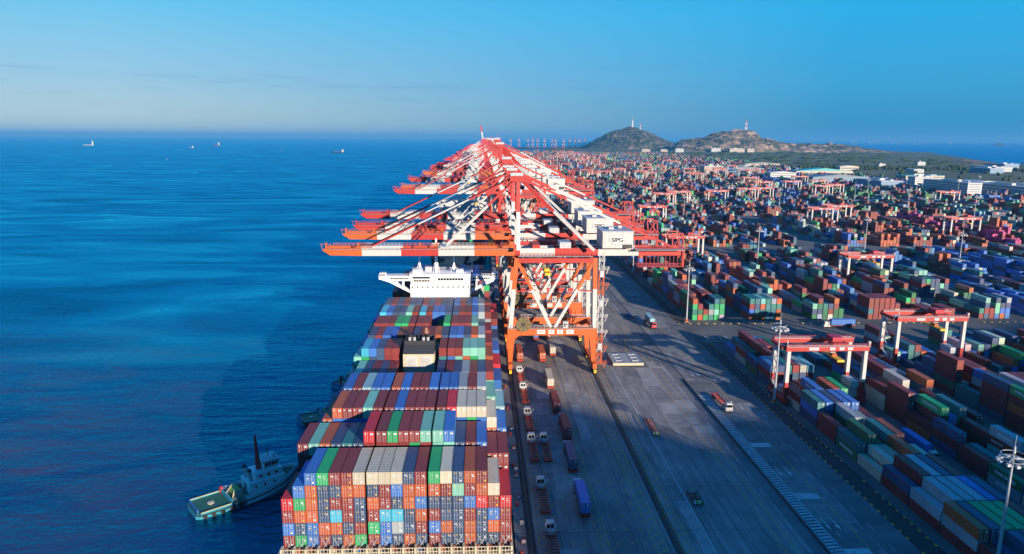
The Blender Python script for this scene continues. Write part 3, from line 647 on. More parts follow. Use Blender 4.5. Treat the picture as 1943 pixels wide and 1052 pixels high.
# ------------------------------------------------------------------ ship-to-shore cranes
def crane_parts(A, full=True):
    """returns list of (name, MB, parent index or None); local x from the waterside rail landwards, y along the quay, z up"""
    W = 'white'; P = []; U = 'red' if A != 'crimson' else A
    def part(n, mb, par=None): P.append((n, mb, par)); return len(P) - 1
    for y in (-9, 9):
        for side in (0, 1):
            m = MB(); x = 0 if side == 0 else 34; xt = 2.4 if side == 0 else 33.6
            m.hexa([(x - .75, y - .8, 2.6), (x + .75, y - .8, 2.6), (x + .75, y + .8, 2.6), (x - .75, y + .8, 2.6)], [(x - (1.0 if side == 0 else 1.9), y - .95, 15), (x + (1.9 if side == 0 else 1.0), y - .95, 15), (x + (1.9 if side == 0 else 1.0), y + .95, 15), (x - (1.0 if side == 0 else 1.9), y + .95, 15)], A)
            m.striped((x + .1, y, 18), (xt, y, 46.5), 1.7, [(.56, W), (1, A)], 1.6)
            part('leg', m)
        m = MB(); m.box(-1.1, 35.1, y - 1.0, y + 1.0, 15, 18, A)
        m.extr([(2.0, 15.0), (1.9, 13.4), (3.6, 15.0)], y - .9, y + .9, A); m.extr([(32.1, 15.0), (30.4, 15.0), (32.1, 13.4)], y - .9, y + .9, A)
        k = part('portal_beam', m)
        m = MB(); m.rail((-1, y - 1.3, 18.02), (35, y - 1.3, 18.02), 1.2, 'galv', 1.3, .1); m.box(-1, 35, y - 1.7, y - 1.03, 17.9, 18.0, 'grey'); part('walkway_rail', m, k)
        if y < 0:
            for x0, x1 in ((10.8, 14.0), (15.4, 17.7), (18.9, 21.3), (22.6, 25.6)):
                m = MB(); m.box(x0, x1, y - 1.06, y - 1.0, 15.7, 17.3, 'letter'); m.box(x0 + .5, x1 - .5, y - 1.08, y - 1.061, 16.2, 16.8, 'grey'); part('sign_board', m, k)
            m = MB(); m.box(21.2, 23.3, y - 1.3, y + .3, 18.1, 20.7, W); m.box(21.5, 22.2, y - 1.34, y - 1.3, 18.6, 20.1, 'ink'); m.box(22.5, 22.9, y - 1.34, y - 1.3, 19.3, 20.1, 'ink')
            part('sign_board', m, k)
        for xt in (2.4, 33.6):
            m = MB(); m.striped((xt, y, 46), (17.2 + (-.8 if xt < 10 else .8), y, 18.2), 1.25, [(.44, A), (1, W)], 1.2); part('brace', m)
        m = MB(); m.box(2.4, 33.6, y - .7, y + .7, 44.6, 46.4, U); part('cross_beam', m)
        # upper frame
        m = MB(); m.striped((3.0, y, 49.5), (3.0, y * .35, 78), 1.5, [(.52, W), (1, U)], 1.3); part('mast_leg', m)
        m = MB(); m.striped((33.2, y, 49.5), (4.0, y * .4, 77), 1.15, [(.55, W), (1, U)], 1.1); part('mast_brace', m)
        m = MB(); m.striped((66, y * .4, 50), (4.0, y * .3, 77.4), .75, [(.35, U), (.7, W), (1, U)], .7); part('backstay', m)
        m = MB(); m.striped((-26, y * .4, 49.9), (2.5, y * .3, 77.2), .5, [(.6, W), (1, U)], .5); part('forestay', m)
        m = MB(); m.striped((-56, y * .4, 49.9), (2.3, y * .3, 78), .55, [(.33, U), (.68, W), (1, U)], .55); part('forestay', m)
    for x in (0, 34):
        m = MB(); m.box(x - .6, x + .6, -8, 8, 15.6, 17.4, A); part('cross_beam', m)
        m = MB(); m.box(x + (.9 if x == 0 else -1.9), x + (1.9 if x == 0 else -.9), -8.3, 8.3, 44.8, 46.6, A); part('cross_beam', m)
        m = MB(); m.box(x - .8, x + .8, -13.5, 13.5, 2.0, 4.0, A); k = part('sill_beam', m)
        for y in (-10.5, 10.5):
            m = MB(); m.box(x - .55, x + .55, y - 3.4, y + 3.4, 1.0, 2.0, 'khaki')
            for i in range(6): m.cyl((x - .3, y - 3 + i * 1.2, .55), (x + .3, y - 3 + i * 1.2, .55), .5, 'dark', 10)
            m.box(x - .5, x + .5, y - 4.2, y - 3.6, .5, 1.8, 'yellow'); part('bogie', m, k)
    # boom and girder, two box beams
    def seg(m, x0, x1, mt, z0=46.6, z1=49.6):
        for y in (-3.6, 3.6): m.box(x0, x1, y - .65, y + .65, z0, z1, mt)
    m = MB()
    for y in (-3.6, 3.6): m.extr([(-74.8, 49.0), (-71.5, 46.8), (-59, 46.6), (-59, 49.6), (-73.5, 49.6)], y - .65, y + .65, A)
    seg(m, -59, -43.5, W); seg(m, -43.5, -28.7, U); seg(m, -28.7, -14.3, W); seg(m, -14.3, 2, A)
    for x in (-73, -59, -44, -29, -14, -1): m.box(x - .5, x + .5, -2.9, 2.9, 47.2, 48.6, A)
    k = part('boom', m)
    m = MB()
    for y in (-4.6, 4.6):
        m.box(-72, 1, y - .4, y + .4, 49.2, 49.3, 'grey')
        for x0, x1, mt in ((-72, -59, A), (-59, -43.5, W), (-43.5, -28.7, A), (-28.7, -14.3, W), (-14.3, 0, A)): m.rail((x0, y, 49.3), (x1, y, 49.3), 1.2, mt, 1.5, .13)
    for x in (-73.2, -60.5, -36, -29.5): m.box(x - .3, x + .3, -3.4, -2.6, 49.6, 51.8, A)
    m.box(-75.5, -71, -4, -3.8, 51.2, 51.35, A); m.bar((-74.6, -3.9, 49.2), (-75, -3.9, 51.3), .15, A); m.bar((-71.4, -3.9, 49.2), (-71.4, -3.9, 51.3), .15, A)
    m.box(-61.5, -56, -4.4, 4.4, 49.7, 50.3, A); m.box(-28, -24.5, -4.4, 4.4, 49.7, 50.2, W)
    part('handrail', m, k)
    m = MB(); seg(m, 2, 4, U); seg(m, 4, 18, W); seg(m, 18, 35.5, U); seg(m, 35.5, 52, W); seg(m, 52, 70, U)
    for x in (5, 18, 33, 52, 69): m.box(x - .5, x + .5, -2.9, 2.9, 47.2, 48.6, A)
    k = part('girder', m)
    m = MB(); m.box(50, 70, -8.2, -4.3, 49.3, 49.5, 'grey')
    for y in (-8.1, -4.4): m.rail((50, y, 49.5), (70, y, 49.5), 1.3, U, 1.4, .13)
    m.box(52, 69.5, -4.5, 4.5, 41.9, 42.1, U); m.rail((52, -4.5, 42.1), (69.5, -4.5, 42.1), 1.3, U, 1.4, .13)
    for i in range(12): x = 52 + i * 1.6; m.bar((x, -4.5, 42), (x, -4.5, 46.6), .16, U)
    for x in (66, 70.5):
        m.bar((x, -3.6, 49.6), (x - .5, -3.6, 55.5), .45, U); m.bar((x, 3.6, 49.6), (x - .5, 3.6, 55.5), .45, U)
    m.bar((65.5, -3.6, 55.5), (70, -3.6, 55.5), .4, U); m.bar((66, -3.6, 49.8), (70, -3.6, 55.5), .35, U); m.bar((70.5, -3.6, 49.6), (66, -3.6, 55.5), .35, U); m.bar((65.5, 3.6, 55.5), (70, 3.6, 55.5), .4, U)
    m.bar((70.2, -4.5, 42), (70.2, -4.5, 49), .8, U)
    part('rear_platform', m, k)
    m = MB(); m.box(-.2, 5.2, -4.4, 4.4, 76.2, 78.3, U); m.cyl((1, -3, 78.8), (1, 3, 78.8), .9, 'khaki', 10); m.box(0, 5, -4.2, -4.0, 78.4, 79.6, 'galv'); m.bar((3, 0, 78), (3, 0, 83), .2, U)
    m.box(1.6, 4.6, -4, 4, 62.6, 63.8, U); m.bar((3, -6.3, 60), (3, 3.5, 76), .5, U); m.bar((3, 6.3, 60), (3, -3.5, 76), .5, U)
    part('apex_head', m)
    m = MB(); m.box(36.6, 48.8, -8.0, 7.0, 50.2, 56.6, W)
    for i in range(8): m.box(37.4 + i * 1.45, 37.5 + i * 1.45, -8.05, -8.0, 50.4, 56.4, 'roof')
    m.box(44.8, 48.4, -8.5, -8.02, 50.3, 51.7, 'dark')
    k = part('machinery_house', m)
    m = MB(); m.box(36.3, 49.1, -8.3, 7.3, 56.6, 57.0, 'roof'); m.box(40, 42, -2, 1, 57.0, 57.9, 'roof'); m.box(44.5, 46, 2, 4, 57.0, 58.0, 'roof'); part('roof', m, k)
    m = MB(); n = 28; ring = [(42.5 + math.cos(2 * math.pi * i / n) * 3.3, -8.09, 53.6 + math.sin(2 * math.pi * i / n) * 1.9) for i in range(n)]
    ring2 = [(42.5 + math.cos(2 * math.pi * i / n) * 3.14, -8.12, 53.6 + math.sin(2 * math.pi * i / n) * 1.75) for i in range(n)]
    m.add(ring, [tuple(range(n))], 'slate'); m.add(ring2, [tuple(range(n))], 'letter'); part('logo_panel', m, k)
    # stair tower at the landward leg
    m = MB(); x0, y0 = 36.2, -9.2; nz = 14
    for (x, y) in ((x0 - .9, y0 - .9), (x0 + 1.0, y0 - .9), (x0 - .9, y0 + .9), (x0 + 1.0, y0 + .9)): m.striped((x, y, 2.5), (x, y, 48.5), .22, [(.12, A), (.16, W), (.3, A), (.62, W), (.85, A), (1, W)])
    for i in range(nz):
        z = 3 + i * 3.25; mt = A if (i < 4 or 9 <= i < 12) else W
        m.box(x0 - 1.1, x0 + 1.2, y0 - 1.1, y0 + 1.1, z, z + .12, mt); m.rail((x0 - 1.1, y0 - 1.1, z), (x0 + 1.2, y0 - 1.1, z), 1.1, mt, .8, .12)
        s = 1 if i % 2 else -1; m.bar((x0 - s * .9, y0 - .9, z), (x0 + s * .9, y0 - .9, z + 3.25), .35, mt, .15)
        if i % 2 == 0: m.box(x0 + 1.2, x0 + 3.0, y0 - .9, y0 + .5, z, z + .12, mt); m.rail((x0 + 1.2, y0 - .9, z), (x0 + 3, y0 - .9, z), 1.1, mt, .6, .1); m.bar((x0 + 3, y0 - .2, z + 1), (x0 + 2.0, y0 - .2, z - 2), .25, mt)
    for z in (9, 27, 39): m.box(x0 - .7, x0 + .9, y0 - 1.3, y0 - 1.0, z, z + 2.6, 'roof')
    part('stair_tower', m)
    m = MB(); m.cyl((5.2, -10.9, 19.8), (5.2, -10.4, 19.8), 3.0, 'khaki', 24); m.cyl((5.2, -11.15, 19.8), (5.2, -10.2, 19.8), .7, 'dark', 12)
    for i in range(8): a = i * math.pi / 4; m.bar((5.2, -10.95, 19.8), (5.2 + math.cos(a) * 2.9, -10.95, 19.8 + math.sin(a) * 2.9), .14, 'dark')
    part('cable_reel', m)
    m = MB()
    for y in (-9, 9):
        m.bar((2.2, y, 33), (10.0, y, 33.5), .45, U); m.bar((33.6, y, 33), (25.5, y, 33.5), .45, U)
    for x in (5, 12, 19, 26, 32): m.box(x - .15, x + .15, -8.3, 8.3, 46.41, 46.6, 'grey')
    m.box(3.2, 33, -6.9, -5.4, 46.6, 46.75, 'grey'); m.rail((3.2, -6.9, 46.75), (33, -6.9, 46.75), 1.2, U, 1.5, .12)
    m.box(3.2, 33, 5.4, 6.9, 46.6, 46.75, 'grey'); m.rail((3.2, 6.9, 46.75), (33, 6.9, 46.75), 1.2, U, 1.5, .12)
    part('tie_strut', m)
    for bx_ in ((20, 24.5, -4.2, 4.2, 49.62, 52.0, 'roof'), (27, 29, -4.2, 4.2, 49.62, 51.2, 'dark'), (9, 12, -4.2, 4.2, 49.62, 51.0, U)): m = MB(); m.box(*bx_); part('hoist_gear', m)
    # trolley, cab and spreader
    m = MB(); m.box(12, 18.5, -3.0, 3.0, 44.9, 46.5, A); m.box(13, 15, -1.5, 1.5, 46.5, 47.1, 'dark'); k = part('trolley', m)
    m = MB(); m.box(18.8, 21.1, -3.0, -.6, 42.4, 45.2, W); m.box(18.9, 21.0, -3.05, -3.0, 42.9, 44.4, 'glass'); m.box(18.75, 18.8, -2.8, -.8, 42.7, 44.6, 'glass'); part('operator_cab', m, k)
    m = MB(); m.box(14, 16.4, -6.1, 6.1, 39.2, 39.8, 'yellow')
    for y in (-5.6, 5.6): m.box(13.9, 16.5, y - .25, y + .25, 38.8, 39.3, 'yellow')
    m.box(14.2, 16.2, -1.6, 1.6, 39.8, 40.8, 'yellow')
    for x in (14.4, 16.0):
        for y in (-1.3, 1.3): m.bar((x, y, 40.8), (x, y, 45), .09, 'dark')
    part('spreader', m, k)
    return P
def build_crane(A, far=False, raised=False):
    P = crane_parts(A)
    if far:
        m = MB()
        for n, mb, par in P:
            if n in ('handrail', 'walkway_rail', 'sign_board', 'logo_panel') or (raised and n == 'forestay'): continue
            if raised and n == 'boom':
                a_ = R(80); mb.v = [(vx * math.cos(a_) + (vz - 48) * math.sin(a_), vy, 48 - vx * math.sin(a_) + (vz - 48) * math.cos(a_)) for vx, vy, vz in mb.v]
            m.merge(mb)
        return m.build('quay_crane')
    root = empty('quay_crane', (0, 0, 0)); objs = []
    for n, mb, par in P: objs.append(mb.build(n, root if par is None else objs[par]))
    for n, ob in zip(P, objs):
        if n[0] == 'machinery_house': text_obj('lettering', 'SIPG', 2.25, 'ink', ob, (42.5, -8.17, 53.5), (R(90), 0, 0), sx=1.1)
    return root
protoA = build_crane('orange'); protoB = build_crane('red')
index_children(protoA); index_children(protoB)
SX = 11.5
cr = [(284, 'A', 1, 1), (330, 'A', 1.01, 1.0), (362, 'B', 1.02, 1.0), (398, 'B', 1.05, 1.04), (523, 'B', 1.01, 1.13), (565, 'A', 1.0, 1.12), (631, 'B', 1.01, 1.17), (705, 'B', .95, 1.12), (775, 'A', 1.0, 1.14), (830, 'B', .98, 1.11), (887, 'B', 1.0, 1.15)]
used = set()
for k, (y, ty, sx, sz) in enumerate(cr):
    src = protoA if ty == 'A' else protoB
    o = src if ty not in used else copy_tree(src)
    used.add(ty); o.location = (SX, y, 0); o.scale = (sx, 1, sz)
    lab = 'nearest orange and white ship-to-shore crane with its boom over the ship' if k == 0 else '%s ship-to-shore crane along the quay counted from the viewer, %s and white' % (nth(k + 1), 'orange' if ty == 'A' else 'red')
    tag(o, lab, 'quay crane', 'ship-to-shore cranes along the quay')
    for ch in col.objects:
        if ch.parent == o and ch.name.startswith('trolley'): ch.location.x = [0, 3, -22, -8, -30, 6, -16, 2, -40, -12, 8][k]
far = build_crane('crimson', True); fm = far.data; first = True
fy = [950, 1010, 1065, 1125, 1183, 1260, 1340, 1430, 1520, 1590, 1720, 1790, 1880, 1990, 2120, 2260, 2420, 2600, 2800, 3000, 3250, 3500, 3800, 4100, 4450]
for k, y in enumerate(fy):
    o = far if first else far.copy()
    if not first: col.objects.link(o)
    first = False; o.location = (SX, y, 0); o.scale = (.98 + .06 * rnd.random(), 1, 1.10 + .07 * rnd.random())
    tag(o, '%s ship-to-shore crane along the quay counted from the viewer, red and hazy' % nth(k + 12), 'quay crane', 'ship-to-shore cranes along the quay')
rz_ = build_crane('crimson', True, True); rz_.location = (SX, 1660, 0)
tag(rz_, 'distant ship-to-shore crane with its boom raised above the horizon', 'quay crane', 'ship-to-shore cranes along the quay')
for k in range(14):
    o = far.copy(); col.objects.link(o); o.location = (330 + k * 62 + rnd.uniform(-40, 40), 7200 + rnd.uniform(-60, 200), 0); o.scale = (1, 1, 1.2); o.rotation_euler = (0, 0, R(90) if rnd.random() < 1 else 0)
    tag(o, '%s hazy crane from the left in the far port across the water' % nth(k + 1), 'quay crane', 'cranes of the far port')
b = MB(); b.add([(180, 6600, -.5), (1300, 6900, -.5), (1300, 7600, -.5), (180, 7600, -.5)], [(0, 1, 2, 3)], 'land'); tag(b.build('ground'), 'flat land of the far port', None, None, 'structure')

# ------------------------------------------------------------------ yard gantry cranes
def rtg_parts():
    P = []; 
    def part(n, m, par=None): P.append((n, m, par)); return len(P) - 1
    for y in (-5.5, 5.5):
        for x in (0, 26):
            m = MB(); m.striped((x, y, 1.6), (x, y, 23.5), 1.15, [(.37, 'red'), (1, 'white')], 1.5); part('leg', m)
        m = MB(); m.box(-1, 27, y - .75, y + .75, 23.5, 25.7, 'red')
        k = part('girder', m)
        m = MB(); m.rail((-1, y - 1.1, 25.7), (27, y - 1.1, 25.7), 1.1, 'red', 1.4, .11); m.box(-1, 27, y - 1.3, y - .76, 25.5, 25.62, 'roof'); m.box(-.5, 26.5, y - .15, y + .15, 25.7, 25.95, 'roof'); part('walkway_rail', m, k)
        if y < 0:
            for x0, x1 in ((6.6, 9.8), (13.6, 15.3), (16.8, 18.4), (19.6, 21.3)):
                m = MB(); m.box(x0, x1, y - .8, y - .755, 24.0, 25.1, 'letter'); m.box(x0 + .4, x1 - .4, y - .82, y - .801, 24.3, 24.8, 'grey'); part('sign_board', m, k)
    for x in (0, 26):
        m = MB(); m.box(x - .8, x + .8, -8, 8, 1.1, 2.4, 'red'); k = part('sill_beam', m)
        m = MB()
        for y in (-7, -4.6, 4.6, 7): m.cyl((x - .3, y, .78), (x + .3, y, .78), .78, 'black', 12)
        part('wheel', m, k)
    m = MB(); m.box(-2.0, -1.0, -5, 5, 23.9, 25.2, 'red'); part('end_beam', m)
    m = MB(); m.bar((-.9, -6.4, 25.6), (-.9, -6.4, 28.6), .25, 'white'); part('warning_post', m)
    m = MB(); m.box(26.6, 27.2, -6.3, -5.2, 25.7, 27.6, 'white'); part('cable_box', m)
    m = MB(); m.box(1.0, 3.6, -3.2, -.4, 2.4, 5.6, 'whitewall'); part('power_unit', m)
    m = MB(); m.box(1.0, 3.6, 1, 4, 2.4, 5.0, 'whitewall'); part('power_unit', m)
    m = MB(); m.box(22.6, 25.2, -4.6, 2.2, 6.4, 9.4, 'whitewall'); m.box(23.2, 24.6, -4.66, -4.6, 7, 9, 'roof'); part('electrical_house', m)
    m = MB(); m.box(22.6, 25.2, -4.2, 1.0, 2.4, 5.4, 'whitewall'); part('electrical_house', m)
    m = MB()
    for i in range(8):
        z = 2.4 + i * 2.6; s = 1 if i % 2 else -1; m.bar((-1.6, -1.8 * s, z), (-1.6, 1.8 * s, z + 2.6), .5, 'galv', .15); m.box(-2.1, -1.1, 1.6 * s - .5, 1.6 * s + .5, z + 2.5, z + 2.62, 'galv')
        m.rail((-2.1, -1.8 * s, z), (-2.1, 1.8 * s, z + 2.6), 1.0, 'galv', 1.3, .08)
    part('stair', m)
    m = MB(); m.box(15.2, 20.2, -5.2, 5.2, 25.7, 26.5, 'red'); m.box(16, 19.4, -2.6, 2.4, 26.5, 28.2, 'crimson'); m.cyl((17, 2.6, 27), (19, 2.6, 27), .6, 'dark', 10); k = part('trolley', m)
    m = MB(); m.box(14.9, 16.7, -3.9, -2.0, 22.0, 24.8, 'roof'); m.box(14.95, 16.65, -3.95, -3.9, 22.4, 24.0, 'glass'); part('operator_cab', m, k)
    m = MB(); m.box(16.6, 18.8, -6.1, 6.1, 19.0, 19.5, 'yellow'); m.box(16.5, 18.9, -6.2, -5.8, 18.6, 19.1, 'yellow'); m.box(16.5, 18.9, 5.8, 6.2, 18.6, 19.1, 'yellow'); m.box(17, 18.4, -1.4, 1.4, 19.5, 20.6, 'orange')
    for x in (17.1, 18.3):
        for y in (-1.2, 1.2): m.bar((x, y, 20.6), (x, y, 25.7), .08, 'dark')
    part('spreader', m, k)
    return P
P = rtg_parts(); rroot = empty('yard_gantry_crane', (0, 0, 0)); objs = []
for n, mb, par in P: objs.append(mb.build(n, rroot if par is None else objs[par]))
index_children(rroot)
mm_ = MB()
for n, mb, par in P:
    if n not in ('sign_board',): mm_.merge(mb)
def bx(k): return 108.4 + 30.2 * k + (3.4 if k >= 2 else 0)
rt = [(0, 241), (2, 281), (4, 437), (1, 525), (11, 652), (8, 745), (9, 775), (2, 763), (4, 946), (5, 984), (7, 1001), (9, 1044), (10, 1062), (13, 1353), (14, 1676), (15, 1700), (14, 1234), (17, 1404), (15, 1144), (8, 1544), (7, 1732), (18, 991), (14, 1120), (16, 1260), (12, 1215)]
RTGS = []
for i, (k, y) in enumerate(rt):
    o = rroot if i == 0 else copy_tree(rroot)
    o.location = (bx(k), y, 0); o.scale = (1.07, 1, .84); RTGS.append((k, y))
    lab = {0: 'red and white yard gantry crane nearest the apron road, beside a light mast', 1: 'red and white yard gantry crane on the right, second nearest to the viewer', 2: 'red and white yard gantry crane past the junction, in front of stacks of containers'}.get(i, 'red and white gantry crane, %s container block, %s' % (nth(k + 1), nth(i + 1)))
    if i > 2: lab = 'red and white gantry crane, %s container block from quay, about %d metres off' % (nth(k + 1), y)
    tag(o, lab, 'gantry crane', 'yard gantry cranes')
fr = mm_.build('yard_gantry_crane'); first = True
for i in range(70):
    y = 1500 + 3000 * ((i + .5) / 70) ** 1.15 + rnd.uniform(-20, 20); k = rnd.randrange(0, 25 - int(y / 350))
    o = fr if first else fr.copy()
    if not first: col.objects.link(o)
    first = False; o.location = (bx(k), y, 0); o.scale = (1.07, 1, .84)
    tag(o, 'distant red gantry crane, %s container block from quay, about %d metres off' % (nth(k + 1), y), 'gantry crane', 'yard gantry cranes')

# ------------------------------------------------------------------ container yard
stuff = MB(); sv, sf, scol = [], [], []
def sbox(x0, x1, y0, y1, z0, z1, c):
    o = len(sv); sv.extend([(x0, y0, z0), (x1, y0, z0), (x1, y1, z0), (x0, y1, z0), (x0, y0, z1), (x1, y0, z1), (x1, y1, z1), (x0, y1, z1)])
    for f in ((4, 5, 6, 7), (0, 1, 5, 4), (1, 2, 6, 5), (2, 3, 7, 6), (3, 0, 4, 7)): sf.append(tuple(o + i for i in f)); scol.append(c)
junc = [(312, 350), (572, 604), (826, 858), (1080, 1112), (1334, 1366), (1590, 1622), (1850, 1880), (2110, 2140), (2370, 2400), (2640, 2670), (2900, 2930), (3200, 3240), (3600, 3640), (4000, 4040), (4500, 4540)]
segs = []; y0 = 96
for a, c in junc: segs.append((y0, a)); y0 = c
WEIGHT = 'rrrrrrrrrrrroooonnnnnbbbGGGgyyyddtww'
FAR = 'rrrrrrrrrrooonnnnbbgGGGyddtywLR'
G1 = 'containers stacked in the yard'
NIND = 0; CAND = []
lanes = [1.75 + 2.86 * i for i in range(6)]
def xmax(y): return 790 + .1 * y
for si, (ya, yb) in enumerate(segs):
    ns = int((yb - ya - 8) / 12.75)
    for k in range(0, 33):
        X = bx(k)
        if X + 24 > xmax(ya): continue
        # what the camera cannot see to the right of the frame is left out
        if X > (ya + 300) * .95 + 40: continue
        br = random.Random(si * 100 + k)
        if si in (1, 2) and br.random() < .10 and k > 5: continue
        kind = br.random(); base_h = br.uniform(1.3, 3.2)
        pal = FAR if si > 2 else WEIGHT
        if kind > .978 and k > 6: pal = 'mmrrrm'
        elif kind > .88 and k > 6: pal = 'gGGgwG'
        elif kind > .80 and k > 4: pal = 'bbbnbn'
        elif kind > .74 and k > 4: pal = 'rrrror'
        for s in range(ns):
            y = ya + 4 + s * 12.75
            if k == 0 and si == 1 and False: pass
            slot_h = base_h + br.uniform(-1.0, 1.0) + 1.1 * math.sin(s * .7 + k)
            if br.random() < .07: slot_h = 0
            dom = br.choice(pal); dom2 = br.choice(pal)
            for li, lx in enumerate(lanes):
                h = int(round(max(0, min(5, slot_h + br.uniform(-1.6, 1.4)))))
                if s == ns - 1 or s == 0: h = min(h, 4)
                if k == 0 and si == 0: h = min(max(h, 1), 3 if li > 0 else 2 + (s % 3 == 0))
                x = X + lx + 1.2
                near = si == 0 and y > 105 or (si == 1 and k < 5 and y < 480)
                c20 = br.random() < .12
                for t in range(h):
                    q_ = br.random(); code = dom if q_ < .34 else (dom2 if q_ < .55 else br.choice(pal))
                    vis = (t >= h - 1) or (li == 0)
                    if near and vis and x < y * .78 + 30:
                        CAND.append((math.dist((x, y, 93), (0, 0, 0)), x, y, t, code, si, s, li, k, c20, h))
                    else:
                        c = tuple(v * br.uniform(.8, 1.2) for v in PAL[code])
                        z0 = .03 + CH_ * 1.015 * t
                        if y < 800 and br.random() < .35:
                            ll = br.uniform(3.0, 7.5); yy = y + br.choice([1.2, 6.1 - ll / 2, 6.1 - ll / 2, 10.9 - ll]); zz = .03 + CH_ * 1.015 * t + br.uniform(1.1, 1.5); hh_ = br.uniform(.5, .95)
                            o_ = len(sv); sv.extend([(x - 1.232, yy + ll, zz), (x - 1.232, yy, zz), (x - 1.232, yy, zz + hh_), (x - 1.232, yy + ll, zz + hh_)]); sf.append((o_, o_ + 1, o_ + 2, o_ + 3)); scol.append(tuple(min(.6, v_ * .55 + .24) for v_ in PAL[code]))
                        if y < 1500 or t == h - 1: sbox(x - 1.22, x + 1.22, y, y + (12.19 if br.random() > .1 else 6.06), z0 if y < 1500 else 0.03, z0 + CH_, c)
CAND.sort(key=lambda q: math.hypot(q[1], q[2]) - (6 if q[7] == 0 else 0))
br = random.Random(5)
for i, (d, x, y, t, code, si, s, li, k, c20, h) in enumerate(CAND):
    z0 = .03 + CH_ * 1.015 * t
    if i < 130:
        NIND += 1
        lab = '%%s yard container, %s tier, %s row, %s slot, %s block, %s the junction' % (nth(t + 1), nth(li + 1), nth(s + 1), nth(k + 1), 'before' if si == 0 else 'beyond')
        if c20:
            place_container(x, y, z0, code, lab % ('short nearer ' + CNAME[code].split()[-1]), G1, L=20)
            place_container(x, y + 6.13, z0, code, lab % ('short farther ' + CNAME[code].split()[-1]), G1, L=20)
        else:
            o = place_container(x, y, z0, code, lab % CNAME[code], G1)
            if li == 0 or t == h - 1:
                if code in 'gG' and br.random() < .6: logo(o, 'EVERGREEN', 1.15)
                elif code in 'nb' and br.random() < .45: logo(o, br.choice(['CMA CGM', 'COSCO']), 1.2)
                elif code in 'yL' and br.random() < .4: logo(o, 'MAERSK', 1.25)
    else: sbox(x - 1.22, x + 1.22, y, y + 12.19, z0, z0 + CH_, tuple(v * br.uniform(.8, 1.2) for v in PAL[code]))
me = bpy.data.meshes.new('container_mass'); me.from_pydata(sv, [], sf); me.materials.append(M['contcol'])
at = me.attributes.new('Col', 'FLOAT_COLOR', 'CORNER'); buf = []
for c in scol: buf += [c[0], c[1], c[2], 1.0] * 4
at.data.foreach_set('color', buf); me.update()
o = bpy.data.objects.new('container_mass', me); col.objects.link(o)
tag(o, 'thousands of mixed coloured containers filling the rest of the yard', 'containers', None, 'stuff')
print('individual yard containers', NIND, 'mass boxes', len(sf) // 5)

# ------------------------------------------------------------------ trucks
def tractor(cabmat='white', load=None, codecol=None):
    """terminal tractor with trailer, heading +y, origin under the middle; load adds nothing: containers ride as things of their own"""
    root = empty('terminal_truck', (0, 0, 0))
    m = MB(); m.hexa([(-1.2, 6.6, 1.0), (.9, 6.6, 1.0), (.9, 8.8, 1.0), (-1.2, 8.8, 1.0)], [(-1.15, 6.75, 3.25), (.8, 6.75, 3.25), (.8, 8.35, 3.25), (-1.15, 8.35, 3.25)], cabmat); m.box(-1.25, 1.25, 5.6, 8.9, .75, 1.3, cabmat); m.box(.5, 1.2, 7.0, 8.7, 1.3, 2.0, cabmat)
    m.box(-1.5, -1.2, 6.2, 6.5, 1.2, 3.4, 'galv'); m.bar((1.3, 6.5, 2.2), (1.75, 6.5, 3.2), .12, cabmat)
    cab = m.build('cab', root)
    each('window', [(-1.0, -.28, 6.62, 6.74, 1.95, 2.85), (-.05, .62, 6.62, 6.74, 1.95, 2.85), (-1.05, .7, 8.5, 8.72, 2.0, 2.9)], 'glass', cab)
    m = MB()
    for x in (-1.0, 1.0): m.box(x - .14, x + .14, -7.0, 6.2, 1.05, 1.4, 'rust')
    for i in range(12): y = -6.9 + i * 1.15; m.box(-1.2, 1.2, y - .13, y + .13, 1.1, 1.36, 'rust' if i % 3 else 'red')
    for y in (-6.9, -.4, 5.9): m.box(-1.3, -1.1, y - .2, y + .2, 1.36, 1.62, 'red'); m.box(1.1, 1.3, y - .2, y + .2, 1.36, 1.62, 'red')
    m.box(-1.2, 1.2, -7.2, -7.0, .8, 1.35, 'red')
    m.build('trailer_chassis', root)
    for y in (8.0, 5.8, -4.2, -5.6):
        for x in (-1.0, 1.0):
            m = MB(); m.cyl((x - .22, y, .55), (x + .22, y, .55), .52, 'black', 12); w = m.build('wheel', root)
    return root
tw = tractor('white'); tr_ = tractor('crimson'); index_children(tw); index_children(tr_)
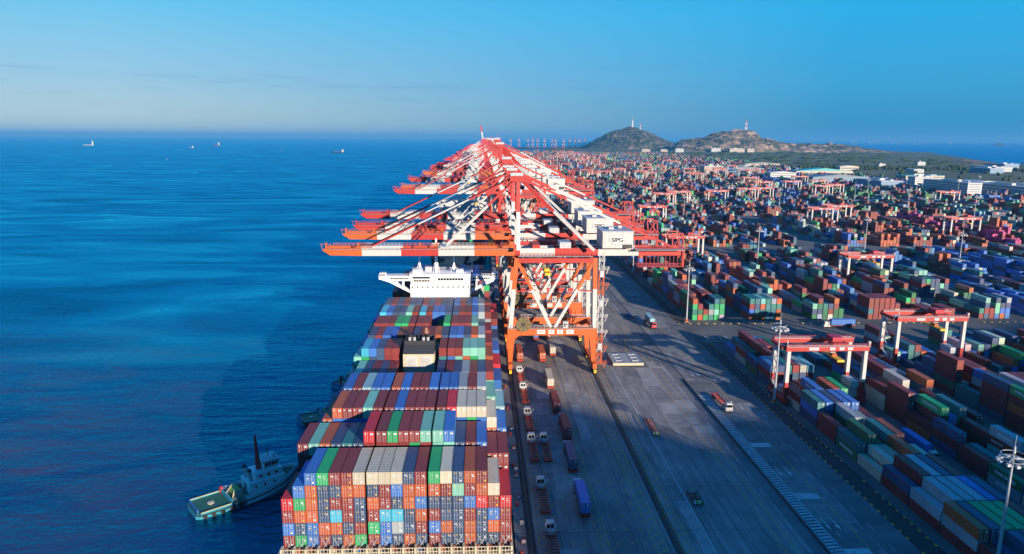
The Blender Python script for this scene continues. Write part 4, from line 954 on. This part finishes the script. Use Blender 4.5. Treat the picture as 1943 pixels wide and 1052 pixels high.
trucks = [  # x, y of the middle, heading, loaded colour, prototype, label
 (15.4, 263.3, 0, None, 'w', 'empty white terminal truck between the crane legs, farthest of the empty ones'),
 (15.6, 244.0, 0, None, 'w', 'empty white terminal truck just before the crane, second in the queue'),
 (15.7, 218.9, 0, None, 'w', 'empty white terminal truck third in the lane beside the ship'),
 (15.5, 197.6, 0, None, 'w', 'empty white terminal truck, left one of the pair side by side'),
 (19.3, 197.5, 0, None, 'w', 'empty white terminal truck, right one of the pair side by side'),
 (16.0, 168.6, 0, None, 'w', 'empty white terminal truck with brown trailer, last but one in the lane'),
 (16.4, 146.2, 0, None, 'w', 'empty white terminal truck closest to the viewer'),
 (16.2, 291.6, 0, 'o', 'w', 'white terminal truck carrying a rust orange container under the crane'),
 (25.7, 291.4, 0, 'o', 'w', 'white terminal truck carrying a reddish container under the crane'),
 (30.8, 299.3, 0, 'w', 'w', 'white terminal truck carrying a cream container under the crane'),
 (25.9, 258.6, 0, 'w', 'w', 'white terminal truck carrying a cream container just before the crane'),
 (25.7, 234.5, 0, 'r', 'w', 'white terminal truck with a maroon container, farther of the two'),
 (26.7, 212.8, 0, 'r', 'w', 'white terminal truck with a maroon container, nearer of the two'),
 (25.7, 190.8, 0, 'n', 'w', 'white terminal truck carrying a navy container in the middle lane'),
 (25.7, 166.8, 0, 'b', 'w', 'white terminal truck carrying a blue container, nearest loaded one'),
 (25.3, 324.0, 0, 'b', 'w', 'white terminal truck with a blue container beyond the first crane beam'),
 (30.8, 326.0, 0, 'w', 'w', 'white terminal truck with a cream container beyond the first crane beam'),
 (85.5, 236.0, 180, None, 'w', 'empty white terminal truck driving towards the viewer on the road'),
 (85.8, 345.5, 180, 'L', 'r', 'red terminal truck with a pale green container on the road'),
 (132.6, 196.0, 180, 'b', 'w', 'white terminal truck with a blue container inside the yard'),
 (181.0, 338.0, 90, 'b', 'w', 'white terminal truck with a blue container crossing the junction'),
]
usedp = set()
LOADL = {(16.2, 291.6): 'truck under the crane, next to the waterside leg', (25.7, 291.4): 'middle truck under the crane, left of a cream one', (30.8, 299.3): 'right hand truck under the crane',
 (25.9, 258.6): 'truck just before the crane beam', (25.7, 234.5): 'truck behind the cream one, farther maroon load', (26.7, 212.8): 'truck ahead of a navy one, nearer maroon load', (25.7, 190.8): 'truck second nearest to the viewer',
 (25.7, 166.8): 'nearest loaded truck on the apron', (25.3, 324.0): 'left truck beyond the first crane', (30.8, 326.0): 'right truck beyond the first crane', (85.8, 345.5): 'red truck on the road',
 (132.6, 196.0): 'truck standing inside the yard at lower right', (181.0, 338.0): 'truck crossing the junction'}
for x, y, hd, code, pr, lab in trucks:
    src = tw if pr == 'w' else tr_
    o = src if pr not in usedp else copy_tree(src)
    usedp.add(pr); o.location = (x, y, .03); o.rotation_euler = (0, 0, R(hd)); tag(o, lab, 'truck', 'terminal trucks')
    if code:
        a = R(hd); dx, dy = -math.sin(a) * -7.0, math.cos(a) * -7.0
        c = place_container(x + dx, y + dy, 1.67, code, lab.replace('white terminal truck', '%s container on the truck' % CNAME[code], 1).replace('red terminal truck', '%s container on the red truck' % CNAME[code], 1).split(' carrying')[0].split(' with a')[0] + ', %s %s' % ('facing us' if hd else 'facing away', {284.6: 'leftmost under the crane'}.get(0, '')), 'containers on trucks')
        c['label'] = '%s container riding on the %s' % (CNAME[code], LOADL[(x, y)])
        c.rotation_euler = (0, 0, a)
def car(x, y, rz, mt, label):
    root = empty('parked_car', (x, y, .03), R(rz))
    m = MB(); m.hexa([(-.9, -2.2, .3), (.9, -2.2, .3), (.9, 2.2, .3), (-.9, 2.2, .3)], [(-.85, -2.15, .95), (.85, -2.15, .95), (.85, 2.1, .85), (-.85, 2.1, .85)], mt)
    m.hexa([(-.8, -1.9, .95), (.8, -1.9, .95), (.8, 1.0, .9), (-.8, 1.0, .9)], [(-.68, -1.5, 1.5), (.68, -1.5, 1.5), (.68, .3, 1.5), (-.68, .3, 1.5)], mt); bd = m.build('body', root)
    m = MB(); m.hexa([(-.82, -1.7, 1.0), (.82, -1.7, 1.0), (.82, .8, 1.0), (-.82, .8, 1.0)], [(-.71, -1.42, 1.42), (.71, -1.42, 1.42), (.71, .3, 1.42), (-.71, .3, 1.42)], 'glass'); m.build('window', bd)
    for yy in (-1.4, 1.4):
        for xx in (-.85, .85): m = MB(); m.cyl((xx - .12, yy, .33), (xx + .12, yy, .33), .33, 'black', 10); m.build('wheel', root)
    return tag(root, label, 'car')
car(78.4, 363.5, 10, 'blue', 'blue car parked near the crane shadow beside the road')
car(81.6, 358.9, 20, 'white', 'white car beside the road next to a blue car')
# hatch cover lying on the apron
root = empty('hatch_cover', (60.9, 285.8, 0)); tag(root, 'pale grey steel hatch cover lying on the apron', 'hatch cover')
m = MB(); m.box(-6.4, 6.4, -7.2, 7.2, .5, 1.5, 'cream'); m.box(-6.35, 6.35, -7.15, 7.15, 1.5, 1.56, 'grey'); m.build('panel', root)
m = MB()
for ix in (-3.7, 3.2):
    for iy in (-4.2, 0, 4.2):
        m.box(ix - 1.2, ix + 1.2, iy - .08, iy + .08, 1.56, 1.8, 'roof'); m.box(ix - 1.2, ix - 1.0, iy - 1.0, iy + .08, 1.56, 1.8, 'roof'); m.box(ix + 1.0, ix + 1.4, iy - .1, iy + 1.2, 1.56, 1.95, 'galv')
for xx in (-6.2, -2, 2, 6.2): m.box(xx - .1, xx + .1, -7.1, 7.1, 1.56, 1.68, 'galv')
m.build('deck_fitting', root)
m = MB()
for xx in (-5.8, 0, 5.8):
    for yy in (-6.6, 6.6): m.box(xx - .3, xx + .3, yy - .3, yy + .3, 0, .5, 'dark')
m.build('foot', root)
def rack(x, y, ln, label):
    root = empty('lashing_rack', (x, y, .02)); tag(root, label, 'rack', 'lashing gear racks on the apron')
    m = MB()
    for yy in (-ln / 2, 0, ln / 2): m.box(-1.3, 1.3, yy - .12, yy + .12, .1, .3, 'dark'); m.box(-1.3, -1.15, yy - .1, yy + .1, .1, 1.3, 'dark'); m.box(1.15, 1.3, yy - .1, yy + .1, .1, 1.3, 'dark')
    m.box(-1.3, -1.1, -ln / 2, ln / 2, 1.2, 1.35, 'dark'); m.box(1.1, 1.3, -ln / 2, ln / 2, 1.2, 1.35, 'dark'); m.build('frame', root)
    m = MB()
    for i in range(12): yy = -ln / 2 + .3 + i * (ln - .6) / 11; m.bar((-1.2, yy, .5), (1.2, yy + rnd.uniform(-.3, .3), .5), .16, 'rust')
    for i in range(4): m.box(-1.0 + i * .55, -.65 + i * .55, -ln / 2 - .1, -ln / 2 + .5, .4, 1.2, 'green' if i % 2 else 'letter')
    m.build('lashing_bar', root)
rack(55.6, 215.4, 12.4, 'long dark rack of lashing gear on the shaded apron')
rack(55.8, 168.5, 6, 'short dark rack of lashing gear nearest the viewer on the apron')

# small things along the quay edge
def bollard_mb():
    m = MB(); m.cyl((0, 0, 0), (0, 0, .5), .32, 'hullred', 10, .25); m.cyl((0, 0, .5), (0, 0, .75), .42, 'hullred', 10, .38); return m
first = None
for i in range(14):
    if first is None: first = o = bollard_mb().build('bollard')
    else: o = first.copy(); col.objects.link(o)
    o.location = (9.0, 145 + i * 22, .02); o.scale = (1.3, 1.3, 1.3); tag(o, 'red mooring bollard on the quay edge, %s from the viewer' % nth(i + 1), 'bollard', 'bollards along the quay edge')
for i, (y, mt, h) in enumerate([(150, 'red', 1.2), (158, 'white', 1.4), (171, 'blue', .9), (183, 'red', 1.1), (186, 'white', 1.6), (201, 'red', 1.0), (214, 'blue', 1.5)]):
    m = MB(); x = 9.7; m.box(-.5, .5, -.6, .6, .12, h, mt); m.box(-.55, .55, -.65, .65, h, h + .08, 'dark'); m.box(-.45, .45, -.66, -.6, .25, h - .2, 'roof'); m.box(-.5, -.35, -.5, .5, 0, .12, 'dark'); m.box(.35, .5, -.5, .5, 0, .12, 'dark')
    o = m.build('power_box'); o.location = (x, y, .02); tag(o, '%s service box on the quay edge, %s from the viewer' % (mt, nth(i + 1)), 'service box', 'service boxes on the quay edge')

# ------------------------------------------------------------------ light masts
def mast():
    root = empty('light_mast', (0, 0, 0))
    m = MB(); m.cyl((0, 0, .9), (0, 0, 29), .42, 'galv', 12, .2); m.cyl((0, 0, 29), (0, 0, 33.5), .06, 'galv', 6); m.cyl((0, 0, 29.5), (0, 0, 31), .3, 'galv', 10, .22); m.build('pole', root)
    m = MB(); n = 20; r_ = 2.3
    for zz in (28.2, 29.2):
        for i in range(n):
            a, c = 2 * math.pi * i / n, 2 * math.pi * (i + 1) / n; m.bar((math.cos(a) * r_, math.sin(a) * r_, zz), (math.cos(c) * r_, math.sin(c) * r_, zz), .12, 'galv')
    for i in range(5): a = 2 * math.pi * i / 5; m.bar((0, 0, 28.4), (math.cos(a) * r_, math.sin(a) * r_, 28.2), .14, 'galv')
    k = m.build('ring_platform', root)
    for i in range(10):
        a = 2 * math.pi * i / 10; x, y = math.cos(a) * 2.6, math.sin(a) * 2.6
        m = MB(); m.box(x - .38, x + .38, y - .36, y + .36, 27.4, 27.95, 'roof'); m.box(x - .3, x + .3, y - .28, y + .28, 27.34, 27.4, 'letter'); m.build('floodlight', k)
    m = MB(); m.cyl((0, 0, 0), (0, 0, 1.6), .9, 'orange', 8, .75); m.box(-1.3, 1.3, -1.3, 1.3, 0, .5, 'concrete'); m.build('base', root)
    return root
mroot = mast(); index_children(mroot)
masts = [(110.2, 132.0), (104.9, 236.0), (105.9, 350), (105.5, 480), (202, 502), (322, 574), (339, 480), (580, 806), (397, 927), (550, 1022), (567, 916), (916, 1272), (398, 1474), (106, 600), (232, 800), (640, 1150), (300, 1180), (700, 1420), (520, 1500), (780, 1130)]
for i, (x, y) in enumerate(masts):
    o = mroot if i == 0 else copy_tree(mroot)
    o.location = (x, y, 0)
    lab = ['tall galvanised light mast at the lower right with floodlight ring', 'tall light mast beside the nearest yard gantry crane', 'tall light mast with orange base at the corner of the junction'][i] if i < 3 else 'light mast in the yard, %d metres out and %d metres from the quay line' % (y, x)
    tag(o, lab, 'light mast', 'light masts'); o.scale = (1, 1, 1.0)

# ------------------------------------------------------------------ tugs and far ships
def hull_loft(m, secs, mt, top):
    """secs: [(x, half width, z deck)]; keel at z -1.5"""
    v = []
    for x, w, z in secs: v += [(x, -w, z), (x, -w * .82, -1.5), (x, w * .82, -1.5), (x, w, z)]
    f = []
    for i in range(len(secs) - 1):
        a = i * 4; f += [(a, a + 4, a + 5, a + 1), (a + 1, a + 5, a + 6, a + 2), (a + 2, a + 6, a + 7, a + 3)]
    f += [(0, 1, 2, 3), (len(v) - 1, len(v) - 2, len(v) - 3, len(v) - 4)]
    m.add(v, f, mt)
    m.add([(x, -w, z) for x, w, z in secs] + [(x, w, z) for x, w, z in secs], [(i, len(secs) + i, len(secs) + i + 1, i + 1)[::-1] for i in range(len(secs) - 1)], top)
def tug(name, loc, rz, label, s=1.0):
    root = empty(name, loc, R(rz)); root.scale = (s, s, s); tag(root, label, 'tugboat')
    secs = [(-15, 3.6, 1.7), (-14.2, 4.5, 1.6), (-8, 4.9, 1.6), (-2, 5.0, 1.9), (4, 4.9, 2.5), (9, 4.0, 3.3), (12.5, 2.2, 4.1), (14.6, .4, 4.6)]
    m = MB(); hull_loft(m, secs, 'turq', 'deckgreen'); hl = m.build('hull', root)
    m = MB()
    for (xa, wa, za), (xb, wb, zb) in zip(secs[3:], secs[4:]):
        for sg in (-1, 1):
            m.hexa([(xa, sg * wa - .10, za - 1.5), (xb, sg * wb - .10, zb - 1.5), (xb, sg * wb + .10, zb - 1.5), (xa, sg * wa + .10, za - 1.5)], [(xa, sg * wa - .08, za + 1.0), (xb, sg * wb - .08, zb + 1.0), (xb, sg * wb + .08, zb + 1.0), (xa, sg * wa + .08, za + 1.0)], 'tugwhite')
    m.build('bulwark', hl)
    m = MB()
    for sg in (-1, 1): m.box(-14, -6, sg * 4.6 - .07, sg * 4.6 + .07, 1.65, 2.0, 'turq'); m.box(-14, -6, sg * 4.6 - .05, sg * 4.6 + .05, 2.0, 2.1, 'yellow')
    m.box(-14.6, -14.3, -3.6, 3.6, 1.65, 2.6, 'blue'); m.box(-6, -5.6, -4.6, 4.6, 1.7, 2.8, 'turq'); m.box(-6.2, -5.4, 3.8, 4.7, 1.7, 3.3, 'red'); m.cyl((-10, 0, 1.66), (-10, 0, 1.9), .9, 'cream', 12)
    m.build('stern_rail', hl)
    for x in (-13, -10.8, -8.5, -6.0, -3.6):
        for y in (-4.9, 4.9): m = MB(); m.cyl((x, y - .15, .7), (x, y + .15, .7), .55, 'black', 10); m.build('tyre_fender', hl)
    m = MB(); m.cyl((14.5, -.6, 3.6), (14.5, .6, 3.6), .8, 'black', 10); m.build('bow_fender', hl)
    m = MB()
    for (xa, wa, za), (xb, wb, zb) in zip(secs, secs[1:]):
        for sg in (-1, 1): m.bar((xa, sg * (wa + .05), za - .35), (xb, sg * (wb + .05), zb - .35), .32, 'black')
    m.build('rubbing_strake', hl)
    m = MB(); m.rail((-5.4, -4.4, 1.9), (-.6, -4.6, 2.2), 1.0, 'galv', 1.2, .08); m.rail((-5.4, 4.4, 1.9), (-.6, 4.6, 2.2), 1.0, 'galv', 1.2, .08); m.rail((1.6, -2.8, 7.4), (4, -2.8, 7.4), 1.0, 'galv', .8, .08); m.rail((4, -2.7, 10.1), (8.6, -2.7, 10.1), .9, 'galv', .8, .08); m.build('guard_rail', root)
    m = MB(); m.box(-.5, 9.6, -3.3, 3.3, 2.2, 5.2, 'tugwhite'); m.box(1.6, 9.2, -2.9, 2.9, 5.2, 7.4, 'tugwhite'); dk = m.build('deckhouse', root)
    each('window', [(2.6 + i * 2.2, 3.3 + i * 2.2, sy - .03, sy + .03, 6.0, 6.7) for i in range(3) for sy in (-2.93, 2.93)] + [(1.0 + i * 2.6, 1.5 + i * 2.6, -3.36, -3.28, 3.6, 4.2) for i in range(3)], 'glass', dk)
    each('door', [(-.56, -.48, -.5, .5, 2.4, 4.4)], 'dark', dk)
    m = MB(); m.hexa([(4.2, -2.2, 7.4), (8.2, -2.2, 7.4), (8.2, 2.2, 7.4), (4.2, 2.2, 7.4)], [(4.0, -2.5, 9.9), (8.5, -2.5, 9.9), (8.5, 2.5, 9.9), (4.0, 2.5, 9.9)], 'tugwhite'); m.box(3.7, 8.8, -2.8, 2.8, 9.9, 10.1, 'roof'); wh = m.build('wheelhouse', root)
    each('window', [(4.5 + i * .95, 5.15 + i * .95, sy - .08, sy + .08, 8.5, 9.5) for i in range(4) for sy in (-2.4, 2.4)] + [(8.3, 8.5, -1.8 + i * 1.3, -.9 + i * 1.3, 8.5, 9.5) for i in range(3)], 'glass', wh)
    m = MB(); m.cyl((3.4, 0, 7.3), (3.0, 0, 17.5), .8, 'mastred', 8, .28); m.bar((3.1, -1.3, 15.8), (3.1, 1.3, 15.8), .2, 'crimson'); m.box(3.3, 5.0, -.1, .1, 16.6, 16.8, 'roof'); m.build('mast', root)
    m = MB(); m.cyl((6.6, .8, 10.1), (6.6, .8, 12.2), .1, 'dark', 6); m.box(6.0, 7.2, .7, .9, 12, 12.2, 'dark'); m.cyl((7.6, -1, 10.1), (7.6, -1, 11.3), .3, 'roof', 8); m.build('radar', wh)
    for y in (-1.9, 1.9):
        m = MB(); m.cyl((.5, y, 5.2), (.2, y, 8.2), .6, 'white', 10, .55); m.cyl((.2, y, 8.2), (.15, y, 8.9), .55, 'dark', 10); m.build('exhaust_stack', root)
    m = MB(); m.cyl((-3.2, -1.6, 3.0), (-3.2, 1.6, 3.0), 1.1, 'green', 14); m.box(-4.2, -2.2, -2.1, -1.7, 1.8, 4.0, 'cream'); m.box(-4.2, -2.2, 1.7, 2.1, 1.8, 4.0, 'cream'); m.bar((-5, -2.5, 1.8), (-3.4, -.5, 5.4), .25, 'cream'); m.bar((-5, 2.5, 1.8), (-3.4, .5, 5.4), .25, 'cream'); m.build('towing_winch', root)
    return root
tug('tugboat', (-65.5, 185.2, SEA), 38.5, 'turquoise and white tugboat with red mast and green aft deck')
tug('tugboat', (-53.0, 243, SEA), 28, 'shaded tugboat half hidden beside the ship farther on', .85)
tug('tugboat', (-52.0, 282, SEA), 60, 'small dark tug tucked against the hull, only its mast showing', .8)
def ship_far(loc, L, rz, hullmt, label, tall=1.0):
    root = empty('cargo_ship', loc, R(rz)); tag(root, label, 'ship', 'ships out at sea')
    m = MB(); w = L * .08
    secs = [(-L / 2, w * .8, L * .06), (-L * .4, w, L * .05), (L * .35, w, L * .05), (L * .46, w * .5, L * .07), (L / 2, .3, L * .08)]
    hull_loft(m, secs, hullmt, 'deckred'); m.build('hull', root)
    m = MB(); m.box(-L * .46, -L * .34, -w * .8, w * .8, L * .05, L * (.05 + .14 * tall), 'white'); m.box(-L * .47, -L * .36, -w * 1.0, w * 1.0, L * (.05 + .14 * tall), L * (.05 + .17 * tall), 'white'); m.build('deckhouse', root)
    m = MB(); m.cyl((-L * .42, 0, L * .2 * tall), (-L * .42, 0, L * .28 * tall), L * .006, 'white', 6); m.cyl((L * .1, 0, L * .05), (L * .1, 0, L * .15), L * .006, 'cream', 6); m.build('mast', root)
    m = MB()
    for i in range(4): x = -L * .25 + i * L * .15; m.box(x - L * .05, x + L * .05, -w * .7, w * .7, L * .05, L * .068, 'hullred')
    m.build('hatch', root)
ship_far((-4066, 7627, SEA), 95, 200, 'white', 'white ship far out on the left of the sea', 2.4)
ship_far((-2490, 6274, SEA), 60, 150, 'roof', 'small pale ship left of the pair in the distance', 1.4)
ship_far((-2814, 7760, SEA), 85, 160, 'hullred', 'small red and white ship right of the pair in the distance', 2.2)
ship_far((-929, 4675, SEA), 88, 180, 'hull', 'long low dark barge with a white deckhouse nearest the crane booms', 1.0)
ship_far((-1346, 3134, SEA), 12, 90, 'red', 'tiny boat alone in the middle distance', 1.5)
ship_far((-1394, 5101, SEA), 16, 120, 'white', 'tiny white boat left of the dark barge', 1.5)
ship_far((-4600, 6300, SEA), 22, 120, 'white', 'tiny white boat at the far left edge of the sea', 1.5)
# second container ship berthed farther along the quay, mostly behind the cranes
root = empty('container_ship', (-20, 740, SEA)); tag(root, 'second container ship berthed farther along behind the crane booms', 'ship')
m = MB(); m.prism([(-20, -190), (22, -190), (24, -150), (24, 130), (8, 190), (2, 200), (-6, 190), (-22, 130), (-22, -150)], -2, 10, 'hull', 'deckred', .97); m.build('hull', root)
m = MB(); m.box(-20, 22, -60, -48, 10, 40, 'white'); m.box(-23, 25, -59, -56, 36, 38.5, 'white'); m.cyl((0, -54, 40), (0, -54, 50), .6, 'white', 8); m.build('deckhouse', root)
m = MB()
for bay in range(20):
    y = -180 + bay * 14.6
    if -75 < y < -42: continue
    for c_ in range(17):
        for t in range(rnd.choice([4, 5, 5, 6])):
            x = -19.5 + c_ * 2.5; m.box(x, x + 2.44, y, y + 12.2, 12 + t * 2.85, 14.8 + t * 2.85, 'contcol', jit(PAL[rnd.choice(FAR)], .2), False)
o = m.build('stowed_containers', root); tag(o, None, None, None, 'stuff')

# ------------------------------------------------------------------ buildings, towers, turbines
def building(x, y, w, d, h, wall, roofm, label, floors=4, rz=0, pitched=False):
    root = empty('building', (x, y, 0), R(rz)); tag(root, label, 'building', 'port buildings')
    m = MB(); m.box(-w / 2, w / 2, -d / 2, d / 2, 0, h, wall); m.build('wall', root)
    m = MB()
    if pitched: m.extr([(-w / 2 - .8, h), (w / 2 + .8, h), (0, h + w * .05)], -d / 2 - 1, d / 2 + 1, roofm)
    else:
        m.box(-w / 2 - .5, w / 2 + .5, -d / 2 - .5, d / 2 + .5, h, h + .8, roofm); m.box(-w * .2, w * .05, -d * .2, d * .1, h + .8, h + 4, 'whitewall'); m.box(w * .2, w * .35, -d * .3, d * .3, h + .8, h + 2.4, 'roof')
    m.build('roof', root)
    fh = h / max(1, floors)
    bands = [(-w / 2 + 2, w / 2 - 2, -d / 2 - .15, -d / 2 - .01, f_ * fh + fh * .35, f_ * fh + fh * .72) for f_ in range(floors)] + [(-w / 2 - .15, -w / 2 - .01, -d / 2 + 2, d / 2 - 2, f_ * fh + fh * .35, f_ * fh + fh * .72) for f_ in range(floors)]
    each('window_band', bands, 'slate', root)
blds = [(815, 1200, 24, 120, 24, 'whitewall', 'roof', 'large white block with rooftop plant rooms right of the yard', 6), (765, 1340, 40, 90, 18, 'bluewall', 'whitewall', 'lower blue walled block left of the large white one', 5),
 (900, 1190, 26, 140, 19, 'whitewall', 'roof', 'white four storey block at the right edge of the picture', 4), (968, 1190, 30, 90, 19, 'tanwall', 'roof', 'cream office block at the far right edge', 6), (850, 1345, 34, 24, 24, 'whitewall', 'roof', 'white tower block behind the large white one', 7),
 (1010, 1600, 90, 40, 14, 'tanwall', 'teal', 'long low building with a turquoise roof on the green flats', 2), (760, 1500, 120, 50, 16, 'bluewall', 'slate', 'long blue warehouse behind the yard', 2), (700, 1640, 60, 30, 18, 'whitewall', 'whitewall', 'white office behind the blue warehouse', 4),
 (886, 1830, 150, 50, 14, 'tanwall', 'teal', 'pale warehouse with a teal roof far beyond the yard', 1), (740, 2000, 110, 50, 14, 'bluewall', 'slate', 'pale warehouse far beyond the yard, left of the teal roof', 1), (620, 1900, 50, 40, 22, 'tanwall', 'roof', 'tan block at the far end of the yard', 5),
 (770, 2140, 90, 40, 12, 'tanwall', 'slate', 'white low shed in front of the scrub', 1), (960, 2420, 120, 40, 12, 'tanwall', 'slate', 'distant pale shed on the flats', 1), (1283, 2060, 30, 40, 10, 'whitewall', 'whitewall', 'distant white shed in the dark tree belt', 2),
 (1600, 2180, 50, 120, 14, 'whitewall', 'roof', 'distant long white building at the foot of the red knoll', 3), (1750, 2330, 50, 90, 18, 'bluewall', 'whitewall', 'distant blue building near the knoll', 4), (1500, 2060, 40, 90, 14, 'bluewall', 'roof', 'blue building below the red knoll', 3), (1430, 2500, 24, 20, 9, 'whitewall', 'whitewall', 'lone white house on the flats', 3),
 (1674, 2660, 30, 20, 12, 'whitewall', 'teal', 'tiny turquoise roofed house near the shore', 2), (1750, 5300, 70, 40, 26, 'whitewall', 'roof', 'white building at the foot of the long ridge', 3), (1890, 5250, 110, 50, 26, 'tanwall', 'roof', 'cream hall at the foot of the long ridge', 2), (1990, 5240, 50, 40, 24, 'tanwall', 'roof', 'small tan block at the foot of the long ridge', 3),
 (1200, 5200, 60, 40, 18, 'tanwall', 'roof', 'white sheds below the cone shaped hill', 3), (1320, 5150, 50, 40, 18, 'tanwall', 'roof', 'cream shed below the cone shaped hill', 3), (1420, 5100, 60, 40, 24, 'whitewall', 'roof', 'tall pale hall below the cone shaped hill', 3), (1020, 1420, 40, 60, 12, 'slate', 'roof', 'dark roofed shed by the green flats', 1),
 (640, 1780, 70, 60, 14, 'bluewall', 'slate', 'dark blue shed at the yard corner', 2), (1150, 2200, 60, 30, 12, 'tanwall', 'whitewall', 'small cream sheds in the tree belt', 1), (860, 2260, 80, 30, 10, 'slate', 'roof', 'low grey roofed shed beyond the yard', 1)]
for x, y, w, d, h, a, c, lab, fl in blds: building(x, y, w, d, h, a, c, lab, fl, 0, pitched=('warehouse' in lab or 'shed' in lab))
m = MB()
for i in range(420):
    y = rnd.uniform(1350, 3000); x = rnd.uniform(xmax(y) + 25, 1000 + (y - 1300) * .85 + 300)
    if rnd.random() < .7: y = rnd.gauss(2350, 60) + (x - 1200) * -.28 ; 
    r = rnd.uniform(4, 9); h = rnd.uniform(5, 10)
    m.cyl((x, y, 0), (x, y, h * .6), r * .8, 'tree', 6, r); m.cyl((x, y, h * .6), (x, y, h), r, 'tree', 6, r * .3)
tag(m.build('tree_belt'), 'dark belt of far off trees behind the yard', 'trees', None, 'stuff')
root = empty('white_tower', (1432, 6800, 200)); tag(root, 'slim white lighthouse tower on the cone shaped hill', 'tower')
m = MB(); m.cyl((0, 0, -20), (0, 0, 60), 11, 'white', 14, 7); m.build('shaft', root)
m = MB(); m.cyl((0, 0, 60), (0, 0, 64), 10, 'white', 14); m.cyl((0, 0, 64), (0, 0, 74), 5, 'glass', 12); m.cyl((0, 0, 74), (0, 0, 84), 6, 'white', 12, 1); m.build('lantern', root)
def lattice(loc, H, label, w=7):
    root = empty('radio_mast', loc); tag(root, label, 'mast')
    m = MB(); m.striped((-w, 0, -12), (-1.5, 0, H), 3.2, [(.45, 'white'), (.62, 'red'), (.8, 'white'), (1, 'red')]); m.striped((w, 0, -12), (1.5, 0, H), 3.2, [(.45, 'white'), (.62, 'red'), (.8, 'white'), (1, 'red')])
    for i in range(7): z0, z1 = H * i / 7, H * (i + 1) / 7; k0, k1 = w * (1 - i / 8.5), w * (1 - (i + 1) / 8.5); m.bar((-k0, 0, z0), (k1, 0, z1), 1.6, 'white' if i < 3 else 'red'); m.bar((k0, 0, z0), (-k1, 0, z1), 1.6, 'white' if i < 3 else 'red')
    m.build('lattice', root)
    m = MB(); m.cyl((0, 0, H), (0, 0, H + 16), 1.2, 'red', 6); m.box(-5, 5, -1.5, 1.5, H * .62, H * .7, 'white'); m.build('antenna', root)
lattice((1512, 6800, 186), 44, 'small red and white radio mast right of the white tower', 5)
lattice((2160, 5800, 165), 78, 'red and white lattice radio mast on the long rocky ridge', 10)
for i, px in enumerate([1590, 1633, 1640, 1668, 1676, 1684, 1712, 1721, 1729, 1758, 1768, 1777, 1829]):
    y = 17000 + (i % 3) * 900; x = (px - 913) / 1366 * y * 1.0
    root = empty('wind_turbine', (x, y, SEA)); tag(root, '%s wind turbine from the left standing in the far sea' % nth(i + 1), 'wind turbine', 'wind turbines on the horizon')
    m = MB(); m.cyl((0, 0, 0), (0, 0, 90), 5, 'white', 8, 3); m.build('tower', root)
    m = MB(); m.box(-3, 3, -5, 5, 88, 94, 'white'); m.build('nacelle', root)
    m = MB(); a0 = rnd.uniform(0, 2)
    for j in range(3): a = a0 + j * 2.094; m.bar((0, -6, 91), (math.cos(a) * 48, -6, 91 + math.sin(a) * 48), 4, 'white', 1.5, 1.5)
    m.build('rotor', root)

# ------------------------------------------------------------------ sea air
hm = bpy.data.materials.new('haze'); hm.use_nodes = True; hn = hm.node_tree.nodes; hl_ = hm.node_tree.links
hn.remove(hn['Principled BSDF']); pv = hn.new('ShaderNodeVolumePrincipled'); hl_.new(pv.outputs[0], hn['Material Output'].inputs['Volume'])
pv.inputs['Color'].default_value = (.12, .44, .80, 1); pv.inputs['Density'].default_value = 4.2e-5; pv.inputs['Anisotropy'].default_value = 0.0
hb = MB(); hb.box(-69000, 69000, -3900, 69900, SEA - 3.5, 330, 'white'); ho = hb.build('haze'); ho.data.materials.clear(); ho.data.materials.append(hm)
tag(ho, 'thin blue sea haze filling the air over the port', 'haze', None, 'stuff')
